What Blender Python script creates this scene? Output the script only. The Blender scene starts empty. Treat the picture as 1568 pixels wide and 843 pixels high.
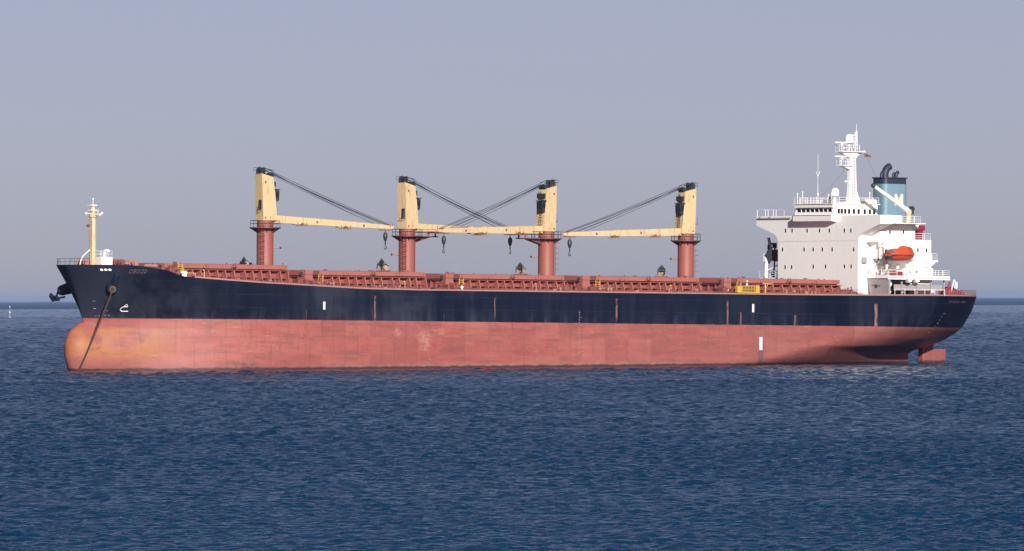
import bpy, bmesh, math, random
import numpy as np
from mathutils import Vector, Matrix
random.seed(7); rng = np.random.default_rng(11)
scene = bpy.context.scene
COL = scene.collection
R = math.radians

# ------------------------------------------------------------------ camera
F_PX, CAM_H = 16326.0, 11.55
roll, pitch = math.atan(6.5/1568), math.atan(35.6/F_PX)
fw = Vector((0, math.cos(pitch), math.sin(pitch)))
r0 = Vector((1, 0, 0)); u0 = r0.cross(fw)
rt = r0*math.cos(roll) - u0*math.sin(roll)
up = r0*math.sin(roll) + u0*math.cos(roll)
cd = bpy.data.cameras.new('camera'); cam = bpy.data.objects.new('camera', cd); COL.objects.link(cam)
cam.matrix_world = Matrix(((rt.x, up.x, -fw.x, 0), (rt.y, up.y, -fw.y, 0), (rt.z, up.z, -fw.z, CAM_H), (0, 0, 0, 1)))
cd.sensor_width = 36; cd.lens = F_PX/1568*36
cd.clip_start = 1; cd.clip_end = 400000
scene.camera = cam

# ------------------------------------------------------------------ light
SUN_AZ, SUN_EL = R(15), R(20)          # to the right of "behind the camera"
sun_dir = Vector((math.sin(SUN_AZ)*math.cos(SUN_EL), -math.cos(SUN_AZ)*math.cos(SUN_EL), math.sin(SUN_EL)))
w = bpy.data.worlds.new('World'); scene.world = w; w.use_nodes = True
nt = w.node_tree; nt.nodes.clear()
sky = nt.nodes.new('ShaderNodeTexSky'); sky.sky_type = 'NISHITA'; sky.sun_disc = False
sky.sun_elevation = SUN_EL
sky.sun_rotation = math.atan2(sun_dir.x, sun_dir.y)
sky.air_density = 0.3; sky.dust_density = 0.5; sky.ozone_density = 2.0
bg = nt.nodes.new('ShaderNodeBackground'); bg.inputs['Strength'].default_value = 0.092
hs = nt.nodes.new('ShaderNodeMix'); hs.data_type = 'RGBA'; hs.blend_type = 'MULTIPLY'
hs.inputs['Factor'].default_value = 1.0; hs.inputs['B'].default_value = (0.94, 0.65, 0.56, 1)
out = nt.nodes.new('ShaderNodeOutputWorld')
nt.links.new(sky.outputs[0], hs.inputs['A']); nt.links.new(hs.outputs['Result'], bg.inputs['Color'])
nt.links.new(bg.outputs[0], out.inputs[0])
ld = bpy.data.lights.new('sun', 'SUN'); ld.energy = 4.3; ld.angle = R(0.5); ld.color = (1.0, 0.962, 0.90)
lo = bpy.data.objects.new('sun', ld); COL.objects.link(lo)
lo.rotation_euler = (-sun_dir).to_track_quat('-Z', 'Y').to_euler()
scene.view_settings.view_transform = 'Standard'; scene.view_settings.look = 'None'
scene.view_settings.exposure = 0.4; scene.view_settings.gamma = 1
scene.cycles.max_bounces = 6; scene.cycles.caustics_reflective = False; scene.cycles.caustics_refractive = False

# ------------------------------------------------------------------ materials
class NB:
    """small node builder"""
    def __init__(s, name):
        s.m = bpy.data.materials.new(name); s.m.use_nodes = True
        s.t = s.m.node_tree; s.b = s.t.nodes['Principled BSDF']
    def n(s, typ, **k):
        o = s.t.nodes.new(typ)
        for a, v in k.items(): setattr(o, a, v)
        return o
    def put(s, sock, v):
        if isinstance(v, bpy.types.NodeSocket): s.t.links.new(v, sock)
        elif isinstance(v, (tuple, list)) and len(v) == 3 and len(sock.default_value) == 4: sock.default_value = (*v, 1)
        else: sock.default_value = v
    def coord(s): return s.n('ShaderNodeTexCoord').outputs['Object']
    def xyz(s, v):
        o = s.n('ShaderNodeSeparateXYZ'); s.put(o.inputs[0], v); return o.outputs
    def m_(s, op, a, b=0.0, c=None, clamp=False):
        o = s.n('ShaderNodeMath', operation=op, use_clamp=clamp); s.put(o.inputs[0], a); s.put(o.inputs[1], b)
        if c is not None: s.put(o.inputs[2], c)
        return o.outputs[0]
    def ramp(s, v, a, b, lo_=0.0, hi=1.0):
        o = s.n('ShaderNodeMapRange', interpolation_type='SMOOTHSTEP'); s.put(o.inputs['Value'], v)
        s.put(o.inputs['From Min'], a); s.put(o.inputs['From Max'], b)
        s.put(o.inputs['To Min'], lo_); s.put(o.inputs['To Max'], hi); return o.outputs[0]
    def scale(s, v, sc, off=(0, 0, 0)):
        o = s.n('ShaderNodeMapping'); s.put(o.inputs['Vector'], v)
        o.inputs['Scale'].default_value = sc; o.inputs['Location'].default_value = off; return o.outputs[0]
    def noise(s, v, sc=1.0, det=4.0, rough=0.55):
        o = s.n('ShaderNodeTexNoise'); s.put(o.inputs['Vector'], v)
        o.inputs['Scale'].default_value = sc; o.inputs['Detail'].default_value = det; o.inputs['Roughness'].default_value = rough
        return o.outputs['Fac']
    def vor(s, v, sc=1.0):
        o = s.n('ShaderNodeTexVoronoi'); s.put(o.inputs['Vector'], v); o.inputs['Scale'].default_value = sc
        return o.outputs['Distance']
    def white(s, v):
        o = s.n('ShaderNodeTexWhiteNoise', noise_dimensions='1D'); s.put(o.inputs['W'], v); return o.outputs['Value']
    def mix(s, f, a, b):
        o = s.n('ShaderNodeMix', data_type='RGBA'); s.put(o.inputs['Factor'], f); s.put(o.inputs['A'], a); s.put(o.inputs['B'], b)
        return o.outputs['Result']
    def bump(s, h, strength=0.3, dist=0.05):
        o = s.n('ShaderNodeBump'); s.put(o.inputs['Height'], h); o.inputs['Strength'].default_value = strength
        o.inputs['Distance'].default_value = dist; s.t.links.new(o.outputs[0], s.b.inputs['Normal'])

def paint(name, col, dirt, rough=0.5, amount=0.5, streak=True, sc=0.5, metal=0.0, bump=0.15):
    """weathered paint: base colour, dirt or rust running down it"""
    k = NB(name); v = k.coord()
    a = k.noise(k.scale(v, (1, 1, 0.18 if streak else 1.0)), sc*2.2, 5, 0.62)
    b = k.noise(v, sc*6.0, 4, 0.6)
    f = k.m_('MULTIPLY', k.ramp(k.m_('ADD', k.m_('MULTIPLY', a, 0.7), k.m_('MULTIPLY', b, 0.3)), 0.46, 0.72), amount)
    k.put(k.b.inputs['Base Color'], k.mix(f, col, dirt))
    k.put(k.b.inputs['Roughness'], rough); k.put(k.b.inputs['Metallic'], metal)
    k.bump(b, bump, 0.03)
    return k.m

M = {}
M['white'] = paint('white_paint', (.88, .865, .835), (.66, .60, .53), .45, .22)
M['white_clean'] = paint('clean_white_paint', (.86, .85, .83), (.66, .63, .58), .4, .25)
M['cream'] = paint('cream_paint', (.63, .48, .27), (.30, .16, .08), .5, .65, sc=1.1)
M['mast_yellow'] = paint('rusty_yellow_paint', (.70, .52, .29), (.36, .16, .06), .6, 1.0, sc=2.2)
M['deck_red'] = paint('deck_red_paint', (.29, .084, .070), (.16, .055, .05), .6, .6, sc=.5)
M['cover_red'] = paint('cover_red_paint', (.345, .120, .098), (.22, .078, .068), .6, .6, sc=.4)
M['crane_red'] = paint('crane_red_paint', (.285, .086, .064), (.18, .055, .045), .55, .55, sc=.5)
M['pipe_red'] = paint('pipe_red_paint', (.21, .065, .062), (.12, .045, .045), .6, .6, sc=.9)
M['pink'] = paint('faded_pink_paint', (.36, .19, .17), (.24, .10, .09), .65, .6, sc=1.0)
M['dark'] = paint('dark_grey_steel', (.028, .032, .042), (.07, .055, .05), .5, .5, sc=1.2)
M['black'] = paint('black_funnel_paint', (.022, .034, .06), (.03, .03, .03), .5, .5, sc=1.2)
M['grey'] = paint('grey_paint', (.33, .31, .31), (.22, .18, .17), .55, .5)
M['rope'] = paint('greased_wire', (.035, .037, .045), (.06, .05, .045), .5, .5)
M['yellow'] = paint('yellow_paint', (.58, .37, .06), (.34, .19, .05), .5, .5, sc=1.5)
M['orange'] = paint('orange_gelcoat', (.50, .072, .028), (.30, .05, .03), .5, .7, sc=.8)
M['maroon'] = paint('maroon_paint', (.24, .028, .04), (.14, .03, .03), .5, .5, sc=1.0)
M['funnel_blue'] = paint('funnel_blue_paint', (.165, .275, .345), (.12, .20, .26), .45, .5, sc=.4)
M['chain'] = paint('wet_chain_iron', (.085, .055, .045), (.15, .075, .045), .75, .6, sc=2.0)
M['grab'] = paint('scuffed_grab_paint', (.52, .42, .27), (.16, .10, .06), .6, .95, sc=1.5)
M['platform'] = paint('dark_red_platform_paint', (.12, .05, .052), (.07, .04, .04), .6, .6)
M['rust'] = paint('rusty_iron', (.20, .085, .05), (.09, .05, .04), .8, .8, sc=2.0)
M['emblem'] = paint('emblem_cream_paint', (.68, .63, .52), (.6, .52, .38), .5, .3)
M['hull_black'] = paint('navy_hull_paint', (.011, .018, .040), (.05, .05, .06), .4, .4, sc=.7)
M['glass'] = NB('dark_glass').m
g = M['glass'].node_tree.nodes['Principled BSDF']; g.inputs['Base Color'].default_value = (.012, .014, .018, 1); g.inputs['Roughness'].default_value = .25
M['mark'] = paint('white_hull_marking', (.66, .65, .64), (.34, .30, .30), .5, .6, sc=3)
M['mark_dim'] = paint('weathered_draught_marks', (.42, .40, .42), (.22, .16, .17), .6, .8, sc=4)
M['mark_faint'] = paint('worn_pink_lettering', (.10, .075, .105), (.03, .03, .05), .6, .8, sc=4)

def hull_material():
    k = NB('weathered_hull_paint'); v = k.coord(); x, y, z = k.xyz(v)
    wob = k.m_('MULTIPLY', k.m_('SUBTRACT', k.noise(v, 1.3, 3), .5), .12)
    navy_mask = k.ramp(k.m_('ADD', z, wob), -.31, -.25)
    # ---- navy topsides
    n1 = k.noise(k.scale(v, (.06, .06, .10)), 1, 4)
    plate = k.white(k.m_('FLOOR', k.m_('DIVIDE', k.m_('ADD', x, 4.0), 10.2)))
    plate2 = k.white(k.m_('ADD', k.m_('FLOOR', k.m_('DIVIDE', x, 3.4)), 40.0))
    zone = k.m_('MAXIMUM', k.ramp(x, 172, 181), k.m_('MULTIPLY', k.ramp(x, 118, 121), k.ramp(x, 156, 152)))
    fade = k.m_('ADD', k.m_('MULTIPLY', zone, k.ramp(n1, .40, .60, .10, 1.15)), k.m_('MULTIPLY', plate, .40))
    fade = k.m_('ADD', fade, k.m_('MULTIPLY', plate2, .16))
    smear = k.noise(k.scale(v, (.55, .55, .10)), 1, 5, .65)
    fade = k.m_('MULTIPLY', fade, k.ramp(smear, .30, .68, .55, 1.15))
    navy = k.mix(fade, (.0011, .0042, .0165), (.023, .027, .046))
    seam = k.m_('ABSOLUTE', k.m_('SUBTRACT', k.m_('FRACT', k.m_('DIVIDE', k.m_('ADD', z, .4), 2.1)), .5))
    navy = k.mix(k.m_('MULTIPLY', k.ramp(seam, .47, .495), k.ramp(smear, .35, .6, .1, .55)), navy, (.045, .045, .06))
    low = k.m_('MULTIPLY', k.ramp(z, 2.0, -.2), k.ramp(smear, .45, .7, 0, .22))
    navy = k.mix(low, navy, (.085, .085, .12))
    chips = k.m_('MULTIPLY', k.ramp(k.noise(k.scale(v, (1, 1, 1.6)), 2.4, 5, .85), .68, .72), k.ramp(k.noise(v, .16, 3), .47, .57))
    chips = k.m_('MULTIPLY', chips, k.ramp(z, 3.4, 1.2, .12, .85))
    navy = k.mix(chips, navy, (.32, .36, .42))
    # ---- rust and pink runs (where the overflows and frames are)
    run = None
    for X, zt, zb, wd, st in ((141.8, 3.9, -2.6, .22, .75), (116.0, 3.9, .6, .20, .5), (89.4, 4.0, .4, .24, .7), (64.6, 4.0, -5.2, .26, .75),
                              (61.6, 2.0, -2.0, .24, .6), (49.3, 1.6, -2.2, .30, .55), (30.8, 3.7, -1.2, .42, .95), (97.6, 2.0, .2, .1, .4),
                              (156.3, 1.6, -.2, .14, .25), (127, 1.2, -3, .12, .22), (105, 1.0, -4, .15, .25)):
        e = k.m_('ABSOLUTE', k.m_('SUBTRACT', k.m_('ADD', x, k.m_('MULTIPLY', k.m_('SUBTRACT', k.noise(v, 1.1, 4, .7), .5), .55)), X))
        f = k.m_('MULTIPLY', k.ramp(e, wd, wd*.45), k.m_('MULTIPLY', k.ramp(z, zt, zt-.25), k.ramp(z, zb-.8, zb+.8)))
        f = k.m_('MULTIPLY', f, st)
        run = f if run is None else k.m_('MAXIMUM', run, f)
    run = k.m_('MULTIPLY', run, k.ramp(k.noise(k.scale(v, (3, 3, .9)), 1, 5, .7), .34, .56, .18, 1.0))
    navy = k.mix(run, navy, (.30, .155, .13))
    # ---- red bottom paint
    above0 = k.m_('SUBTRACT', z, k.m_('ADD', k.m_('MULTIPLY', x, -.0134), -6.4))
    a = k.noise(k.scale(v, (.035, .05, .16)), 1, 5, .6)
    b = k.noise(k.scale(v, (.16, .2, 1.1)), 1, 6, .68)
    c_ = k.noise(k.scale(v, (.9, .9, .22)), 1, 5, .65)
    d_ = k.noise(v, 1.6, 6, .7)
    red = k.mix(k.ramp(a, .35, .65), (.330, .088, .079), (.360, .112, .097))
    red = k.mix(k.m_('MULTIPLY', k.ramp(b, .48, .64), .75), red, (.22, .075, .070))
    red = k.mix(k.m_('MULTIPLY', k.ramp(c_, .50, .66), .65), red, (.245, .088, .076))
    red = k.mix(k.m_('MULTIPLY', k.ramp(b, .44, .32), .32), red, (.42, .19, .15))
    red = k.mix(k.m_('MULTIPLY', k.ramp(d_, .55, .66), .6), red, (.20, .085, .075))
    red = k.mix(k.m_('MULTIPLY', k.ramp(x, 110, 40), k.ramp(a, .3, .7, .2, .5)), red, (.25, .098, .088))
    pb = k.white(k.m_('ADD', k.m_('FLOOR', k.m_('DIVIDE', k.m_('ADD', x, k.m_('MULTIPLY', k.m_('SUBTRACT', k.noise(v, .7, 3), .5), .5)), 5.1)), k.m_('MULTIPLY', k.m_('FLOOR', k.m_('DIVIDE', z, 2.9)), 57.0)))
    red = k.mix(k.m_('MULTIPLY', k.ramp(pb, .45, 1.0), .38), red, (.225, .075, .070))
    red = k.mix(k.m_('MULTIPLY', k.ramp(pb, .40, .0), .30), red, (.36, .145, .122))
    fr = k.m_('ABSOLUTE', k.m_('SUBTRACT', k.m_('FRACT', k.m_('DIVIDE', x, 2.55)), .5))
    red = k.mix(k.m_('MULTIPLY', k.ramp(fr, .44, .49), k.ramp(c_, .40, .60, 0, .45)), red, (.20, .07, .065))
    ln = k.m_('ABSOLUTE', k.m_('SUBTRACT', k.m_('ADD', above0, k.m_('MULTIPLY', k.noise(k.scale(v, (.2, .2, .2)), 1, 3), .3)), 5.6))
    red = k.mix(k.m_('MULTIPLY', k.ramp(ln, .22, .05), k.ramp(b, .38, .58, 0, .55)), red, (.21, .09, .08))
    sc = k.m_('MULTIPLY', k.ramp(k.noise(k.scale(v, (1.2, 1.2, 1.5)), 2.2, 6, .75), .62, .69), k.ramp(k.noise(v, .10, 2), .48, .60))
    red = k.mix(k.m_('MULTIPLY', sc, .75), red, (.52, .31, .25))
    sp = k.noise(k.scale(v, (1, 1, 1.25)), 2.6, 5, .85); spm = k.ramp(k.noise(v, .22, 3), .48, .60)
    red = k.mix(k.m_('MULTIPLY', k.m_('MULTIPLY', k.ramp(sp, .66, .71), spm), .75), red, (.56, .30, .25))
    sq = k.noise(k.scale(v, (1, 1, .7), (3.7, 1.1, 2.3)), 1.9, 5, .85); sqm = k.ramp(k.noise(k.scale(v, (1, 1, 1), (9, 4, 2)), .20, 3), .48, .60)
    red = k.mix(k.m_('MULTIPLY', k.m_('MULTIPLY', k.ramp(sq, .65, .71), sqm), .7), red, (.17, .06, .055))
    for px, pz, pr in ((131.2, -2.9, 2.0), (127.6, -2.0, 1.1), (131, -4.3, 1.6), (137.0, -2.1, 1.2)):          # bare scuffs
        q = k.m_('SQRT', k.m_('ADD', k.m_('POWER', k.m_('SUBTRACT', x, px), 2), k.m_('POWER', k.m_('MULTIPLY', k.m_('SUBTRACT', z, pz), 1.2), 2)))
        red = k.mix(k.m_('MULTIPLY', k.ramp(q, pr, pr*.2), k.ramp(d_, .40, .60, .1, .6)), red, (.48, .25, .20))
    hs1 = k.noise(k.scale(v, (.42, .42, 3.6), (5, 2, 8)), 1, 6, .75); hs2 = k.noise(k.scale(v, (2.2, 2.2, .5), (1, 9, 3)), 1, 6, .75)
    red = k.mix(k.m_('MULTIPLY', k.ramp(hs1, .60, .63), k.ramp(k.noise(v, .13, 2), .42, .58, .1, .75)), red, (.19, .07, .065))
    red = k.mix(k.m_('MULTIPLY', k.ramp(hs1, .39, .36), k.ramp(k.noise(k.scale(v, (1, 1, 1), (6, 6, 6)), .13, 2), .44, .60, .0, .7)), red, (.50, .24, .19))
    red = k.mix(k.m_('MULTIPLY', k.ramp(hs2, .61, .64), k.ramp(k.noise(k.scale(v, (1, 1, 1), (2, 3, 9)), .10, 2), .45, .60, .0, .7)), red, (.21, .075, .07))
    bow = k.m_('MULTIPLY', k.ramp(x, 176, 184), k.m_('MULTIPLY', k.ramp(z, -1.4, -2.3), k.ramp(z, -8.2, -5.6)))
    bow = k.m_('MULTIPLY', bow, k.ramp(k.noise(k.scale(v, (.22, .22, .35)), 1, 4, .55), .36, .56))
    bow = k.m_('MULTIPLY', bow, k.ramp(k.noise(k.scale(v, (.6, .6, .9)), 1, 6, .72), .36, .50, .45, 1.0))
    red = k.mix(k.m_('MULTIPLY', bow, .9), red, (.37, .142, .052))
    red = k.mix(k.m_('MULTIPLY', k.ramp(k.noise(k.scale(v, (.5, .5, 1.4), (2, 7, 1)), 1, 6, .75), .56, .64), k.m_('MULTIPLY', k.ramp(x, 182, 188), k.ramp(z, -2, -4.5, .2, .6))), red, (.20, .075, .055))
    red = k.mix(k.m_('MULTIPLY', run, .55), red, (.24, .075, .065))
    grime = k.m_('MULTIPLY', k.m_('MULTIPLY', k.ramp(x, 164, 167.5), k.ramp(x, 173, 168)), k.ramp(z, -6.2, -8.6))
    red = k.mix(k.m_('MULTIPLY', grime, k.ramp(d_, .42, .54)), red, (.10, .05, .045))
    # ---- growth along the waterline
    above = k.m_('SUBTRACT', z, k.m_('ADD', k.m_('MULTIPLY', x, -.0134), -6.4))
    top_ = k.m_('ADD', k.m_('MULTIPLY', k.noise(k.scale(v, (.30, .3, .3)), 1, 4), 1.25), k.m_('MULTIPLY', k.m_('SUBTRACT', k.m_('FRACT', k.m_('DIVIDE', x, 4.7)), .5), .25))
    band = k.m_('MULTIPLY', k.ramp(k.m_('SUBTRACT', above, top_), .45, -.15), k.m_('MULTIPLY', k.ramp(x, 60, 80), k.ramp(x, 156, 149)))
    red = k.mix(k.m_('MULTIPLY', band, k.ramp(d_, .36, .58, .15, .72)), red, (.36, .215, .15))
    red = k.mix(k.ramp(k.m_('ADD', above, k.m_('MULTIPLY', k.m_('SUBTRACT', k.noise(k.scale(v, (.35, .4, .4), (4, 0, 0)), 1, 5), .5), .9)), 1.15, .75, 0, .35), red, (.20, .085, .075))
    wet_shade = k.ramp(k.m_('ADD', above, k.m_('MULTIPLY', k.m_('SUBTRACT', k.noise(k.scale(v, (.5, .5, .5)), 1, 4), .5), .7)), .62, .30)  # wet line plus a painted shadow line where hull meets water
    red = k.mix(k.m_('MULTIPLY', wet_shade, .92), red, (.05, .026, .03))
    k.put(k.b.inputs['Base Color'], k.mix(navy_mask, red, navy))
    k.put(k.b.inputs['Roughness'], k.ramp(n1, .3, .7, .38, .58))
    k.put(k.b.inputs['Specular IOR Level'], .22)
    weld = k.m_('ABSOLUTE', k.m_('SUBTRACT', k.m_('FRACT', k.m_('DIVIDE', x, 2.55)), .5))
    h = k.m_('ADD', k.m_('MULTIPLY', k.ramp(weld, .5, .40), .35), k.m_('MULTIPLY', k.noise(k.scale(v, (.5, .5, .35)), 1, 3), .9))
    k.bump(h, .45, .07)
    return k.m
M['hull'] = hull_material()

def water_material(far=False):
    k = NB('distant_sea_water' if far else 'deep_sea_water'); v = k.coord()
    pos = k.n('ShaderNodeNewGeometry').outputs['Position']
    k.put(k.b.inputs['Base Color'], k.mix(k.noise(k.scale(pos, (.012, .012, 0)), 1, 3), (.0012, .036, .096), (.0014, .044, .106)))
    k.put(k.b.inputs['Roughness'], .08); k.put(k.b.inputs['Specular IOR Level'], .32); k.put(k.b.inputs['IOR'], 1.333)
    h = k.m_('ADD', k.noise(k.scale(pos, (3.0, 3.6, 3.0)), 1, 3, .65), k.m_('MULTIPLY', k.noise(k.scale(pos, (7.0, 9.0, 7.0)), 1, 2, .6), .35))
    k.bump(h, 1.0, .17)
    if far:      # waves too far off to model stand in as a rough sheet, colour lightened for reflected sky
        k.put(k.b.inputs['Roughness'], .34); k.put(k.b.inputs['Specular IOR Level'], .5); k.put(k.b.inputs['Base Color'], (.045, .080, .160))
        for l in list(k.b.inputs['Normal'].links): k.t.links.remove(l)
    return k.m
M['water'] = water_material(); M['far_water'] = water_material(True)

# ------------------------------------------------------------------ sea: wind waves from a spectrum, real displaced geometry
def wave_tile(L, n, wind, seed, lmin, lmax, hs_):
    g_ = np.random.default_rng(seed)
    kx = np.fft.fftfreq(n, L/n)*2*np.pi; KX, KY = np.meshgrid(kx, kx); K = np.hypot(KX, KY); K[0, 0] = 1
    c_ = (KX*wind[0]+KY*wind[1])/K
    P = np.exp(-1/(K*lmax/2/np.pi*1.2)**2)/K**3.6*(0.25+np.abs(c_)**2)*np.exp(-(K*lmin/2/np.pi)**2); P[0, 0] = 0
    A = (g_.normal(size=(n, n))+1j*g_.normal(size=(n, n)))*np.sqrt(P)
    h = np.fft.ifft2(A).real; s = hs_/4/h.std(); Ah = A*s
    gx = np.fft.ifft2(-1j*KX/K*Ah).real; gy = np.fft.ifft2(-1j*KY/K*Ah).real
    return h*s, gx, gy
TILES = [(113.0, wave_tile(113.0, 1024, (.35, .94), 3, .30, 1.6, .235), 0.22), (291.0, wave_tile(291.0, 1024, (-.2, .98), 5, 1.0, 6.0, .17), -0.31)]
MODT = wave_tile(900.0, 256, (.9, .4), 9, 20.0, 260.0, 4.0)[0]
def swell_mod(X, Y):
    n = MODT.shape[0]; u = (X/600.0 % 1)*n; v = (Y/900.0 % 1)*n
    i = np.floor(u).astype(int); j = np.floor(v).astype(int); a = u-i; b = v-j; i %= n; j %= n; i2 = (i+1) % n; j2 = (j+1) % n
    return MODT[j, i]*(1-a)*(1-b)+MODT[j, i2]*a*(1-b)+MODT[j2, i]*(1-a)*b+MODT[j2, i2]*a*b
def sea(X, Y):
    Z = np.zeros_like(X); DX = np.zeros_like(X); DY = np.zeros_like(X)
    for L, (h, gx, gy), ang in TILES:
        ca, sa = math.cos(ang), math.sin(ang); n = h.shape[0]
        u = ((X*ca+Y*sa)/L % 1)*n; v = ((-X*sa+Y*ca)/L % 1)*n
        i = np.floor(u).astype(int); j = np.floor(v).astype(int); a = u-i; b = v-j; i %= n; j %= n; i2 = (i+1) % n; j2 = (j+1) % n
        f = lambda q: q[j, i]*(1-a)*(1-b)+q[j, i2]*a*(1-b)+q[j2, i]*(1-a)*b+q[j2, i2]*a*b
        if L < 200: gust = np.clip(1+.11*swell_mod(X, Y), .45, 1.6)
        else: gust = 1.0
        Z += gust*f(h); ex = f(gx); ey = f(gy)
        DX += .8*(ex*ca-ey*sa); DY += .8*(ex*sa+ey*ca)
    return Z, DX, DY
V = []; Q = []; nv = 0
def sea_patch(y0, y1, step, amp=1.0, xstep=None):
    global nv
    half = lambda y: .0485*1.08*y+17
    ny = int((y1-y0)/step)+2; nx = int(2*half((y0+y1)/2)/(xstep or step))+1
    U, Y = np.meshgrid(np.linspace(-1, 1, nx), y0+np.arange(ny)*step); X = U*half(Y)
    Z, DX, DY = sea(X, Y); Z = Z*amp; V.append(np.stack([X+DX, Y+DY, Z], -1).reshape(-1, 3))
    i = np.arange(ny*nx).reshape(ny, nx)
    Q.append(np.stack([i[:-1, :-1], i[:-1, 1:], i[1:, 1:], i[1:, :-1]], -1).reshape(-1, 4)+nv); nv += ny*nx
sea_patch(445, 600, .21, 1.0, .22); sea_patch(600, 900, .33, 1.0, .34); sea_patch(900, 1500, .60, 1.1, .55); sea_patch(1500, 2600, 1.2, 1.3, 1.1)
sea_patch(2600, 4400, 2.2, 1.9, 2.2); sea_patch(4400, 7500, 6, 3.2, 3.5); sea_patch(7500, 14000, 15, 4.0, 3.2)
for y0, y1, hx0, hx1 in ((-3000, 14000, -90000, 90000), (14000, 130000, -90000, 90000)):
    z0 = -.55
    V.append(np.array([[hx0, y0, z0], [hx1, y0, z0], [hx1, y1, z0], [hx0, y1, z0]], float)); Q.append(np.arange(4).reshape(1, 4)+nv); nv += 4
V = np.concatenate(V); Q = np.concatenate(Q)
me = bpy.data.meshes.new('water'); me.vertices.add(len(V)); me.vertices.foreach_set('co', V.astype(np.float32).ravel())
me.loops.add(len(Q)*4); me.loops.foreach_set('vertex_index', Q.astype(np.int32).ravel())
me.polygons.add(len(Q)); me.polygons.foreach_set('loop_start', np.arange(len(Q), dtype=np.int32)*4)
me.polygons.foreach_set('use_smooth', np.ones(len(Q), dtype=bool)); me.update(); me.validate()
me.materials.append(M['water']); me.materials.append(M['far_water']); me.polygons[len(me.polygons)-1].material_index = 1
water = bpy.data.objects.new('water', me); COL.objects.link(water); water['kind'] = 'structure'; water['label'] = 'dark blue open sea with small wind ripples'

# ------------------------------------------------------------------ ship frame: X forward, Y to port, Z up from the paint line
TH, TRIM = R(40), 0.0134
Fx = Vector((-math.cos(TH)*math.cos(TRIM), -math.sin(TH)*math.cos(TRIM), math.sin(TRIM)))
Py = Vector((math.sin(TH), -math.cos(TH), 0)); Uz = Fx.cross(Py)
SHIP_O = Vector((75.635, 1861.065, 6.4))
SM = Matrix(((Fx.x, Py.x, Uz.x, SHIP_O.x), (Fx.y, Py.y, Uz.y, SHIP_O.y), (Fx.z, Py.z, Uz.z, SHIP_O.z), (0, 0, 0, 1)))

# ------------------------------------------------------------------ mesh helpers
def box(bm, x0, x1, y0, y1, z0, z1, bev=0.0, mat=0):
    r = bmesh.ops.create_cube(bm, size=1.0); vs = r['verts']
    for q in vs: q.co = Vector((x0+(q.co.x+.5)*(x1-x0), y0+(q.co.y+.5)*(y1-y0), z0+(q.co.z+.5)*(z1-z0)))
    fs = {f for q in vs for f in q.link_faces}
    for f in fs: f.material_index = mat
    if bev: 
        es = list({e for q in vs for e in q.link_edges})
        bmesh.ops.bevel(bm, geom=es, offset=bev, segments=1, affect='EDGES', clamp_overlap=True)
def cyl(bm, a, b, r1, r2=None, n=8, cap=True):
    a, b = Vector(a), Vector(b); r2 = r1 if r2 is None else r2; d = (b-a); L = d.length
    if L < 1e-6: return
    q = d.to_track_quat('Z', 'Y').to_matrix().to_4x4(); q.translation = (a+b)/2
    bmesh.ops.create_cone(bm, cap_ends=cap, segments=n, radius1=r1, radius2=r2, depth=L, matrix=q)
def ball(bm, c, r, sz=1.0, seg=12):
    bmesh.ops.create_uvsphere(bm, u_segments=seg, v_segments=max(6, seg*2//3), radius=r, matrix=Matrix.Translation(c) @ Matrix.Diagonal((1, 1, sz, 1)))
def prism(bm, pts, axis, a, b):
    """polygon in the plane across `axis` pushed from a to b; pts are the two other coordinates in xyz order"""
    def P(p, t): return {'X': (t, p[0], p[1]), 'Y': (p[0], t, p[1]), 'Z': (p[0], p[1], t)}[axis]
    A = [bm.verts.new(P(p, a)) for p in pts]; Bv = [bm.verts.new(P(p, b)) for p in pts]; n = len(pts)
    bm.faces.new(A); bm.faces.new(Bv[::-1])
    for i in range(n): bm.faces.new((A[i], A[(i+1) % n], Bv[(i+1) % n], Bv[i]))
def lathe(bm, c, prof, n=16, axis='Z'):
    rings = []
    for r, h in prof:
        ring = []
        for i in range(n):
            t = 2*math.pi*i/n; o = (r*math.cos(t), r*math.sin(t), h) if axis == 'Z' else ((h, r*math.cos(t), r*math.sin(t)) if axis == 'X' else (r*math.cos(t), h, r*math.sin(t)))
            ring.append(bm.verts.new(Vector(c)+Vector(o)))
        rings.append(ring)
    for p, q in zip(rings, rings[1:]):
        for i in range(n): bm.faces.new((p[i], p[(i+1) % n], q[(i+1) % n], q[i]))
    bm.faces.new(rings[0][::-1]); bm.faces.new(rings[-1])
def tube(bm, pts, r, n=6):
    for a, b in zip(pts, pts[1:]): cyl(bm, a, b, r, n=n)
def rail(bm, pts, h=1.05, r=.032, rails=(1.0, .62, .3), step=1.5):
    for a, b in zip(pts, pts[1:]):
        a, b = Vector(a), Vector(b); L = (b-a).length; n = max(1, round(L/step))
        for i in range(n+1):
            p = a.lerp(b, i/n); cyl(bm, p, p+Vector((0, 0, h)), r*1.15, n=4, cap=False)
        for t in rails: cyl(bm, a+Vector((0, 0, h*t)), b+Vector((0, 0, h*t)), r, n=4, cap=False)
def ladder(bm, a, b, wdir, wd=.45, r=.035, step=.45):
    a, b = Vector(a), Vector(b); s_ = Vector(wdir).normalized()*wd/2
    cyl(bm, a-s_, b-s_, r, n=4); cyl(bm, a+s_, b+s_, r, n=4); n = max(2, int((b-a).length/step))
    for i in range(1, n): p = a.lerp(b, i/n); cyl(bm, p-s_, p+s_, r*.8, n=4, cap=False)

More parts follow.
